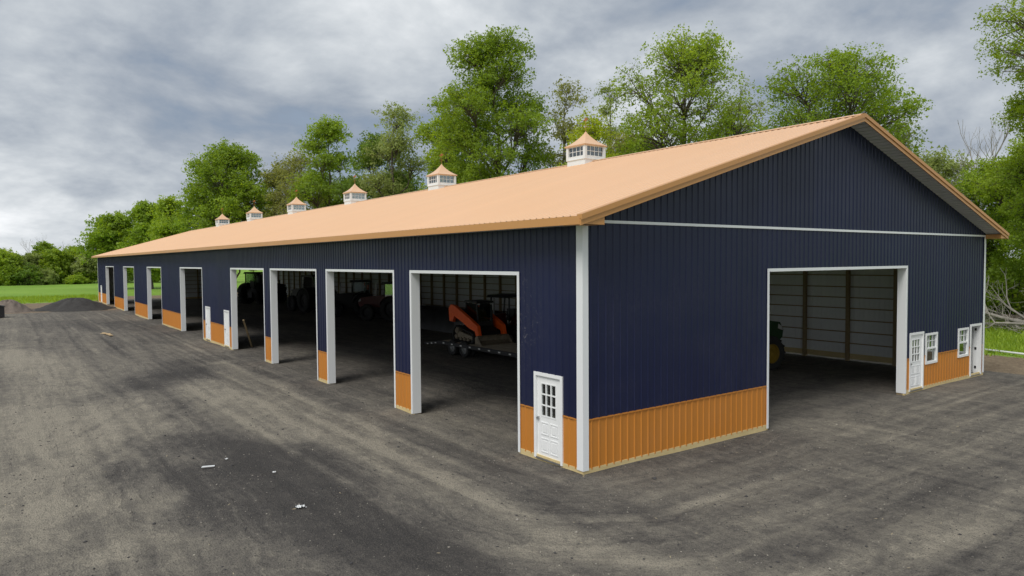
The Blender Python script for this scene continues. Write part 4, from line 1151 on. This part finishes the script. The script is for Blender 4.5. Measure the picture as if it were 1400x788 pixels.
# ------------------------------------------------------------------ trees
def tubes_np(segs, sides):
    """segs: list of (p0, p1, r0, r1)"""
    P0 = np.array([s[0] for s in segs]); P1 = np.array([s[1] for s in segs]); R0 = np.array([s[2] for s in segs]); R1 = np.array([s[3] for s in segs])
    d = P1 - P0; d /= np.linalg.norm(d, axis=1, keepdims=True) + 1e-9
    up = np.where(np.abs(d[:, 2:3]) < .9, np.array([[0, 0, 1.]]), np.array([[1., 0, 0]]))
    a = np.cross(d, up); a /= np.linalg.norm(a, axis=1, keepdims=True); b = np.cross(a, d)
    ang = 2 * np.pi * np.arange(sides) / sides
    ring = a[:, None] * np.cos(ang)[None, :, None] + b[:, None] * np.sin(ang)[None, :, None]
    V = np.concatenate([P0[:, None] + ring * R0[:, None, None], P1[:, None] + ring * R1[:, None, None]], 1)
    k = np.arange(sides); f = np.stack([k, (k + 1) % sides, sides + (k + 1) % sides, sides + k], -1)
    F = f[None] + (np.arange(len(segs)) * 2 * sides)[:, None, None]
    return V.reshape(-1, 3), F.reshape(-1, 4)

def leaves_np(rs, C, T, count, sig, leaf, flat=.7, K=7):
    """C clump centres, T clump tints; each clump is K small sprays of leaves. Returns leaf mesh data and spray centres"""
    nc = len(C); per = max(2, count // K)
    so = rs.normal(0, 1, (nc, K, 3)); so[:, :, 2] *= flat
    ln = np.linalg.norm(so, axis=2, keepdims=True); so *= np.minimum(1, 1.5 / (ln + 1e-6))
    sg = sig * rs.uniform(.75, 1.25, (nc, 1, 1))
    S = C[:, None] + so * sg
    n = nc * K * per
    o = rs.normal(0, 1, (nc, K, per, 3)); o[..., 2] *= .7
    l2 = np.linalg.norm(o, axis=3, keepdims=True); o *= np.minimum(1, 1.7 / (l2 + 1e-6))
    p = (S[:, :, None] + o * (sg * .36)[:, :, None]).reshape(n, 3)
    od = np.repeat(so[:, :, None], per, 2).reshape(n, 3)
    nr = rs.normal(0, 1, (n, 3)) + np.array([0, 0, .8]) + od * .35
    nr /= np.linalg.norm(nr, axis=1, keepdims=True)
    t = rs.normal(0, 1, (n, 3)); t -= (t * nr).sum(1, keepdims=True) * nr; t /= np.linalg.norm(t, axis=1, keepdims=True)
    b = np.cross(nr, t)
    s = leaf * np.exp(rs.normal(0, .28, n))[:, None]
    V = np.stack([p - t * s * .5, p + b * s * .42 + t * s * .35, p - b * s * .42 + t * s * .35], 1).reshape(-1, 3)
    F = np.arange(n * 3).reshape(n, 3)
    st = np.clip(T[:, None] + rs.normal(0, .14, (nc, K)), 0, 1)
    tint = np.clip(np.repeat(st.reshape(-1), per) * .72 + rs.uniform(0, .28, n), 0, 1)
    return V, F, np.repeat(tint, 3), S

def tree(name, label, pos, H, R, base, leafm, nclump, per, leaf, sig, seed, a=1.0, b=.7, bark='bark', lobes=12, group='trees behind the barn', trunk_r=None, lean=(0, 0), cat='tree', multi=1):
    rs = np.random.RandomState(seed)
    t = thing(name, label, cat, (pos[0], pos[1], -.05), 0, group)
    segs = []
    TR = trunk_r or H * .011 + .06
    nz = 12
    wobx = rs.normal(0, .05 * R, nz + 1).cumsum() * .5; woby = rs.normal(0, .05 * R, nz + 1).cumsum() * .5
    top = base + (H - base) * .86
    tz = np.linspace(0, top, nz + 1)
    tp = np.stack([wobx - wobx[0] + lean[0] * tz / H, woby - woby[0] + lean[1] * tz / H, tz], -1)
    tr = TR * (1 - .86 * (tz / top)) ; tr[0] *= 1.35
    for i in range(nz): segs.append((tp[i], tp[i + 1], tr[i], tr[i + 1]))
    def trunk_at(z):
        z = np.clip(z, 0, top); k = min(int(z / top * nz), nz - 1); f = z / top * nz - k
        return tp[k] * (1 - f) + tp[k + 1] * f, tr[k] * (1 - f) + tr[k + 1] * f
    LC = []; LR = []; LIMB = []
    for k in range(lobes):
        tt = (k + rs.uniform(.1, .9)) / lobes
        pr = math.sin(math.pi * min(1, max(.03, tt) ** a)) ** b
        lr = R * rs.uniform(.38, .56) * (.65 + .35 * pr)
        rad = max(0, R * pr * rs.uniform(.8, 1.12) - lr * .85)
        an = k * 2.399 + rs.uniform(-.6, .6)
        z = base + (H - base) * (tt * .90 + .05)
        z = min(z, H - lr * .75)
        c0, _ = trunk_at(min(z, top))
        ctr = np.array([c0[0] + rad * math.cos(an), c0[1] + rad * math.sin(an), z])
        z0 = max(base * .55, z - rad * rs.uniform(.7, 1.3) - lr * .5)
        q0, r0 = trunk_at(min(z0, top * .97))
        mid = q0 * .5 + ctr * .5 + np.array([0, 0, -.08 * rad]) + rs.normal(0, .06 * R, 3)
        rr = min(r0 * .7, .035 + .018 * R)
        segs += [(q0, mid, rr, rr * .7), (mid, ctr, rr * .7, rr * .35)]
        LC.append(ctr); LR.append(lr); LIMB.append((mid, ctr, rr * .35))
    nclump = int(nclump * 1.6); per = int(per * 1.4); leaf = leaf * .82; sig = sig * .95
    LC = np.array(LC); LR = np.array(LR)
    w = LR ** 2; w /= w.sum()
    li = rs.choice(lobes, nclump, p=w)
    d = rs.normal(0, 1, (nclump, 3)); d /= np.linalg.norm(d, axis=1, keepdims=True)
    d[:, 2] = np.where(d[:, 2] < -.35, -d[:, 2] * .5, d[:, 2])
    rad = rs.uniform(.35, 1.0, nclump) ** .6
    C = LC[li] + d * (LR[li] * rad)[:, None] * np.array([1, 1, .9])
    C[:, 2] = np.minimum(C[:, 2], H - sig * rs.uniform(.8, 1.6, nclump))
    for i in range(nclump):
        m_, c_, r_ = LIMB[li[i]]
        f = rs.uniform(.3, 1.0); q = m_ * (1 - f) + c_ * f
        k = q * .45 + C[i] * .55 + np.array([0, 0, .12]) + rs.normal(0, .12, 3)
        r1 = .018 + .004 * R
        segs += [(q, k, r1, r1 * .7), (k, C[i], r1 * .7, r1 * .3)]
    lobe_t = rs.uniform(.15, .85, lobes)
    T = np.clip(lobe_t[li] + rs.normal(0, .20, nclump), 0, 1)
    V, F, tint, S = leaves_np(rs, C, T, per, sig, leaf)
    np_mesh('crown', V, F, L[leafm], t, attrs={'tint': tint})
    tw = [(C[i], S[i, k], .012, .006) for i in range(nclump) for k in range(0, S.shape[1], 2)]
    V1, F1 = tubes_np(segs, 6); V2, F2 = tubes_np(tw, 3)
    np_mesh('trunk', np.concatenate([V1, V2]), np.concatenate([F1, F2 + len(V1)]), M[bark], t, smooth=True)
    return t

G = 'trees behind the barn'
#    label, pos, H, R, base, leaf, nclump, per, size, sig, seed, extra
SPEC = [
 ('low rounded tree past the far end of the roof, farthest of the barn row', (8.4, 137.5), 14.3, 5.6, 2.0, 'mid', 160, 70, .42, .95, 1, dict(a=.95)),
 ('rounded mid green tree beside the low farthest tree past the roof end', (13.0, 133.0), 16.3, 4.9, 2.0, 'mid', 160, 70, .42, .9, 2, dict(a=.95)),
 ('bright green leafy tree tucked left of the broadest round crown', (14.6, 121.4), 16.4, 4.2, 2.5, 'bright', 150, 70, .40, .85, 3, dict()),
 ('broad dense round crowned tree above the far half of the roof', (20.6, 106.7), 24.0, 8.6, 3.5, 'mid', 380, 75, .36, 1.0, 4, dict(a=.85, b=.55, lobes=18)),
 ('smaller olive tree against the right flank of the broad round crown', (26.4, 101.2), 20.6, 4.8, 4.0, 'olive', 150, 48, .34, .9, 5, dict()),
 ('thin sparse olive tree showing its grey branches above the roof', (27.6, 94.4), 22.2, 4.8, 6.0, 'olive', 120, 34, .32, .9, 6, dict(bark='bark_grey')),
 ('tall green tree with a ragged top, left of the sparse pale tree', (28.7, 85.0), 25.2, 5.3, 6.0, 'mid', 230, 54, .32, .85, 7, dict(a=1.1)),
 ('dark gapped tree with heavy clumps between ragged tree and pale tree', (30.6, 75.7), 22.2, 4.9, 6.0, 'dark', 190, 58, .32, .78, 8, dict(a=1.0, lobes=9)),
 ('sparse pale tree with airy crown, left of the tallest tree', (31.1, 68.6), 25.2, 4.9, 6.0, 'pale', 150, 40, .30, .85, 9, dict(a=1.2, lobes=10)),
 ('mid green tree leaning on the left side of the tallest tree', (34.2, 62.4), 25.2, 3.9, 6.0, 'bright', 150, 52, .30, .8, 10, dict(a=1.1)),
 ('tallest dense green tree behind the second nearest cupola', (34.2, 50.3), 29.4, 6.2, 6.0, 'mid', 400, 76, .26, .85, 11, dict(a=1.1, b=.36, lobes=20)),
 ('slender sparse olive tree right of the tallest tree', (42.1, 49.1), 25.6, 3.5, 7.0, 'olive', 110, 34, .28, .8, 12, dict(a=1.1, bark='bark_grey')),
 ('yellow green young tree directly behind the nearest cupola', (35.0, 37.0), 18.6, 3.6, 5.0, 'yellow', 150, 60, .24, .75, 13, dict()),
 ('slender pale tree with feathery top between two tall crowns', (47.3, 47.0), 25.6, 2.8, 8.0, 'pale', 75, 36, .28, .7, 14, dict(a=1.2)),
 ('tall vase shaped tree with open upright boughs right of the nearest cupola', (42.4, 31.6), 26.0, 6.9, 6.0, 'bright', 380, 54, .23, .70, 15, dict(a=1.0, b=.42, lobes=20)),
 ('thin airy tree beside the vase shaped tree', (50.2, 31.2), 22.6, 3.2, 6.0, 'pale', 90, 34, .26, .75, 16, dict(a=1.0)),
 ('wide domed tree rising behind the gable peak', (47.2, 21.2), 22.6, 6.2, 7.5, 'mid', 330, 64, .23, .75, 17, dict(a=1.05, b=.36, lobes=18)),
 ('small pale treetop peeping over the right roof slope by the peak', (53.3, 18.0), 17.1, 2.2, 6.0, 'pale', 60, 40, .25, .65, 18, dict()),
 # second rank and understorey that closes the gaps low down
 ('green tree in the second rank filling between tallest tree and ragged tree', (40.0, 66.0), 20.5, 5.0, 4.0, 'mid', 170, 50, .32, .9, 19, dict()),
 ('olive tree in the second rank behind the yellow green young tree', (45.5, 42.0), 18.5, 5.0, 4.0, 'olive', 170, 50, .30, .9, 20, dict()),
 ('mid green tree in the second rank right of the yellow green tree', (40.5, 36.0), 16.5, 4.0, 4.0, 'mid', 150, 55, .26, .8, 21, dict()),
 ('pale green tree in the second rank below the vase shaped crown', (52.0, 34.0), 17.5, 4.8, 4.0, 'bright', 150, 45, .28, .85, 22, dict()),
 ('dark tree in the second rank between pale tree and dark gapped tree', (38.0, 80.0), 17.5, 5.0, 4.0, 'dark', 160, 50, .34, .9, 23, dict()),
 ('pale tree in the second rank beside the broad round crown', (34.5, 98.0), 18.0, 4.8, 4.0, 'pale', 130, 48, .36, .9, 24, dict()),
]
for i, (lab, pos, H, R, base, lm, nc, per, lf, sg, sd, kw) in enumerate(SPEC):
    tree('deciduous_tree', lab, pos, H, R, base, lm, nc, per, lf, sg, sd, **kw)
G2 = 'woodland trees right of the barn'
RIGHT = [
 ('slim leafy tree standing between the overhanging tree and the eave corner', (42.0, 3.4), 16.5, 2.9, 4.5, 'bright', 240, 64, .17, .55, 41, dict(a=1.0, b=.4, lobes=14)),
 ('tall overhanging tree whose boughs reach in over the right edge of the yard', (38.0, -.3), 21.8, 6.0, 9.0, 'bright', 460, 80, .145, .55, 31, dict(a=1.35, b=.5, lobes=20)),
 ('green tree behind the right eave corner', (52.5, 10.6), 12.6, 3.0, 4.5, 'mid', 160, 56, .21, .7, 32, dict()),
 ('bright tree right of the eave corner behind fallen branches', (48.5, 6.8), 13.4, 3.2, 4.8, 'bright', 170, 56, .19, .66, 33, dict()),
 ('pale low tree peeping over the lower right roof slope', (58.1, 16.9), 14.3, 3.4, 3.0, 'pale', 150, 48, .26, .75, 34, dict()),
 ('young yellow green tree right of the barn corner', (47.5, 3.6), 10.0, 2.4, 2.6, 'yellow', 130, 60, .18, .6, 35, dict()),
 ('bright tree deep in the wood behind the fallen branches', (62.0, 9.5), 15.5, 4.0, 5.0, 'bright', 160, 60, .28, .8, 36, dict()),
 ('slimmer green tree deep in the wood beside the tall overhanging tree', (57.0, 3.0), 15.0, 3.8, 3.0, 'mid', 150, 60, .26, .78, 37, dict()),
 ('broad green tree at the wood edge outside the pipe end', (45.0, -2.5), 15.0, 4.0, 5.0, 'mid', 180, 60, .22, .7, 38, dict()),
]
for lab, pos, H, R, base, lm, nc, per, lf, sg, sd, kw in RIGHT:
    tree('deciduous_tree', lab, pos, H, R, base, lm, nc, per, lf, sg, sd, group=G2, **kw)
G3 = 'hedgerow trees beyond the field'
HEDGE = [((-13.8, 193.6), 10.2, 5.0, 'mid'), ((-8.3, 188.6), 7.8, 4.0, 'bright'), ((-3.7, 192.5), 7.4, 3.8, 'pale'), ((-.7, 194.4), 10.2, 3.8, 'mid'), ((2.1, 190.3), 8.4, 3.6, 'bright'),
         ((5.7, 194.0), 9.2, 3.9, 'bright'), ((8.2, 187.8), 8.0, 3.7, 'pale'), ((13.3, 199.0), 9.0, 4.6, 'mid'), ((-10.8, 196.6), 8.8, 3.8, 'pale'), ((18.5, 190.0), 9.5, 4.8, 'dark'), ((-19.0, 192.0), 9.5, 4.8, 'dark'), ((24.0, 180.0), 11.0, 5.0, 'mid'), ((31.0, 165.0), 12.0, 5.0, 'bright')]
for i, (pos, H, R, lm) in enumerate(HEDGE):
    sz = 'low' if H < 8.3 else ('middling' if H < 9.3 else 'tall')
    col = {'mid': 'mid green', 'bright': 'bright green', 'dark': 'dark green', 'pale': 'pale dusty green'}[lm]
    tree('hedgerow_tree', '%s %s hedgerow tree with foliage to the ground beyond the grass field' % (sz, col),
         pos, H, R, .3, lm, 85, 60, .50, .85, 60 + i, a=.8, b=.5, lobes=10, group=G3)
def bush(pos, H, R, lm, seed, label, group, leaf=.22, nclump=60, per=55):
    rs = np.random.RandomState(seed); t = thing('bush', label, 'bush', (pos[0], pos[1], -.03), 0, group)
    C = rs.normal(0, 1, (nclump, 3)); C /= np.linalg.norm(C, axis=1, keepdims=True); C *= rs.uniform(.3, 1, (nclump, 1)) ** .5
    C = C * np.array([R, R, H * .5]) + np.array([0, 0, H * .5]); C[:, 2] = np.abs(C[:, 2]) + .1
    segs = [(np.array([rs.uniform(-.1, .1), rs.uniform(-.1, .1), -.05]), c, .03, .01) for c in C]
    V, F = tubes_np(segs, 4); np_mesh('stem', V, F, M['bark'], t)
    V, F, ti, _ = leaves_np(rs, C, rs.uniform(.1, .9, nclump), int(per * 1.6), .16 * (R + H) / 2 + .12, leaf * .85)
    np_mesh('foliage', V, F, L[lm], t, attrs={'tint': ti})
G4 = 'bushes at the wood edge right of the barn'
rs = np.random.RandomState(77)
for i, (x, y, h, r, lm) in enumerate([(47.5, 11.5, 3.2, 2.0, 'bright'), (50.0, 8.0, 4.2, 2.4, 'mid'), (49.5, 4.8, 3.4, 2.2, 'yellow'), (53.0, 10.0, 5.0, 2.6, 'bright'), (55.5, 6.5, 5.5, 2.8, 'mid'), (52.0, 1.5, 4.5, 2.5, 'bright'), (57.0, 12.5, 5.5, 2.8, 'pale'), (48.2, 2.0, 2.6, 1.8, 'mid'), (62.0, 6.0, 6.5, 3.2, 'dark'), (64.0, 13.0, 7.0, 3.4, 'mid')]):
    bush((x, y), h, r, lm, 90 + i, ('tall ' if h > 5 else ('middling ' if h > 4 else 'low ')) + {'bright': 'bright green bush at the wood edge behind the fallen branches', 'mid': 'mid green bush at the wood edge behind the fallen branches', 'yellow': 'yellow green bush at the wood edge beside the log', 'pale': 'pale green bush deep in the wood behind the eave corner', 'dark': 'dark bush deep in the wood behind the fallen branches'}[lm], G4)
G5 = 'hedge bushes beyond the field'
HB = [('dark', 'dark'), ('mid green', 'mid'), ('bright green', 'bright'), ('pale', 'pale')]
for i, x in enumerate(range(-20, 30, 4)):
    hh = rs.uniform(1.6, 5.2); nm, lm = HB[(i * 3) % 4]
    sz = 'low' if hh < 2.8 else ('middling' if hh < 4 else 'tall')
    bush((x + rs.uniform(-1.6, 1.6), 186 + rs.uniform(-3.5, 3) - max(0, (x - 12) * .4)), hh, rs.uniform(1.6, 3.0), lm, 120 + i, '%s %s bush at the foot of the hedgerow beyond the field' % (sz, nm), G5, .42, 46, 50)

def bare_skeleton(rs, p, d, ln, r, depth, segs, spread=.55, up=.15):
    n = 3; q = p
    for k in range(n):
        d = d + rs.normal(0, .12, 3) + np.array([0, 0, up * .3]); d /= np.linalg.norm(d)
        q2 = q + d * ln / n; r2 = r * (1 - .22 * (k + 1) / n)
        segs.append((q, q2, r * (1 - .22 * k / n), r2)); q = q2
        if depth > 0 and k > 0 or (depth > 0 and rs.rand() < .4):
            dd = d + rs.normal(0, spread, 3) + np.array([0, 0, up]); dd /= np.linalg.norm(dd)
            bare_skeleton(rs, q, dd, ln * rs.uniform(.5, .78), r2 * rs.uniform(.45, .65), depth - 1, segs, spread, up)
    if depth > 0:
        dd = d + rs.normal(0, spread * .5, 3); dd /= np.linalg.norm(dd)
        bare_skeleton(rs, q, dd, ln * .72, r2 * .8, depth - 1, segs, spread, up)
def bare_tree(label, pos, H, r, seed, depth=5, group=None):
    rs = np.random.RandomState(seed); segs = []
    bare_skeleton(rs, np.zeros(3), np.array([0, 0, 1.]), H * .34, r, depth, segs, .5, .35)
    V, F = tubes_np(segs, 5); V = V * (H / V[:, 2].max())
    t = thing('bare_tree', label, 'tree', (pos[0], pos[1], -.05), 0, group)
    np_mesh('trunk', V, F, M['bark_grey'], t, smooth=True)
bare_tree('leafless grey tree standing above the woodland right of the gable', (56.9, 14.5), 17.2, .22, 5)
bare_tree('leafless slim grey tree beside the taller leafless one right of the gable', (60.5, 17.5), 15.0, .14, 9)
for i, (x, y, h) in enumerate([(-2.6, 200.5, 11.6), (0, 202.4, 12.8), (4.9, 202.1, 10.8)]):
    bare_tree('leafless grey tree poking up out of the hedgerow beyond the field', (x, y), h, .14, 20 + i, 5, 'bare trees in the hedgerow')
# the fallen tree: bleached limbs sprawling at the wood edge
def fallen(label, pos, seed, rot, ln, r, depth, name='fallen_tree'):
    rs = np.random.RandomState(seed); segs = []
    bare_skeleton(rs, np.zeros(3), np.array([1., 0, .16]), ln, r, depth, segs, .62, .12)
    V, F = tubes_np(segs, 6); V[:, 2] = np.abs(V[:, 2]) + .05
    o = np_mesh(name, V, F, M['bark_grey'], None, smooth=True); o.location = (*pos, .1); o.rotation_euler = (0, 0, rot)
    return tag(o, label, 'fallen tree')
fallen('bleached bare limbs of a fallen tree sprawling behind the barn corner', (40.5, 2.0), 3, math.radians(80), 3.2, .20, 4)
fallen('second tangle of grey fallen branches stacked against the first at the wood edge', (42.2, 8.6), 14, math.radians(-85), 3.0, .17, 4)
fallen('dead grey bough with upturned twigs beside the brown log', (39.2, 1.2), 27, math.radians(70), 2.8, .15, 4)
m = MB(); m.tube([(47.2, 10.5, .45), (46.6, 8.2, .50), (46.0, 5.6, .48), (45.2, 2.4, .42), (44.6, 0, .40)], [.22, .26, .28, .30, .30], 12); o = m.build('log', M['bark_log'], None, True); tag(o, 'thick brown log lying at the foot of the wood edge', 'log')

# grass tufts by the wood edge and along the near rim of the field
def tufts(name, label, n, xr, yr, h, seed, cond):
    rs = np.random.RandomState(seed); x = rs.uniform(*xr, n); y = rs.uniform(*yr, n); k = cond(x, y); x = x[k]; y = y[k]; n = len(x); z = ground_z(x, y)
    hh = h * np.exp(rs.normal(0, .35, n)); a = rs.uniform(0, 6.28, n); w = .035 * np.exp(rs.normal(0, .3, n)) * (h / .18)
    dx, dy = np.cos(a) * w, np.sin(a) * w; lx, ly = rs.normal(0, .35, n) * hh, rs.normal(0, .35, n) * hh
    V = np.stack([np.stack([x - dx, y - dy, z - .02], -1), np.stack([x + dx, y + dy, z - .02], -1), np.stack([x + lx, y + ly, z + hh], -1)], 1).reshape(-1, 3)
    o = np_mesh(name, V, np.arange(3 * n).reshape(n, 3), L['bright'], None, attrs={'tint': np.repeat(rs.uniform(0, 1, n), 3)})
    tag(o, label, 'grass', kind='stuff')
tufts('wood_edge_grass', 'rough green grass between the barn corner and the wood', 26000, (28.5, 50), (-4, 14), .20, 3, lambda x, y: x + wob(x, y, 31, .12) * 1.1 + wob(x, y, 32, .6) * .3 + np.random.RandomState(1).normal(0, .5, len(x)) > 29.2)
tufts('field_rim_grass', 'grass and weeds along the near rim of the field', 9000, (-16, 1.5), (84, 112), .24, 4, lambda x, y: y + wob(x, y, 31, .12) * 2.2 + np.random.RandomState(2).normal(0, 2.5, len(x)) > 94)
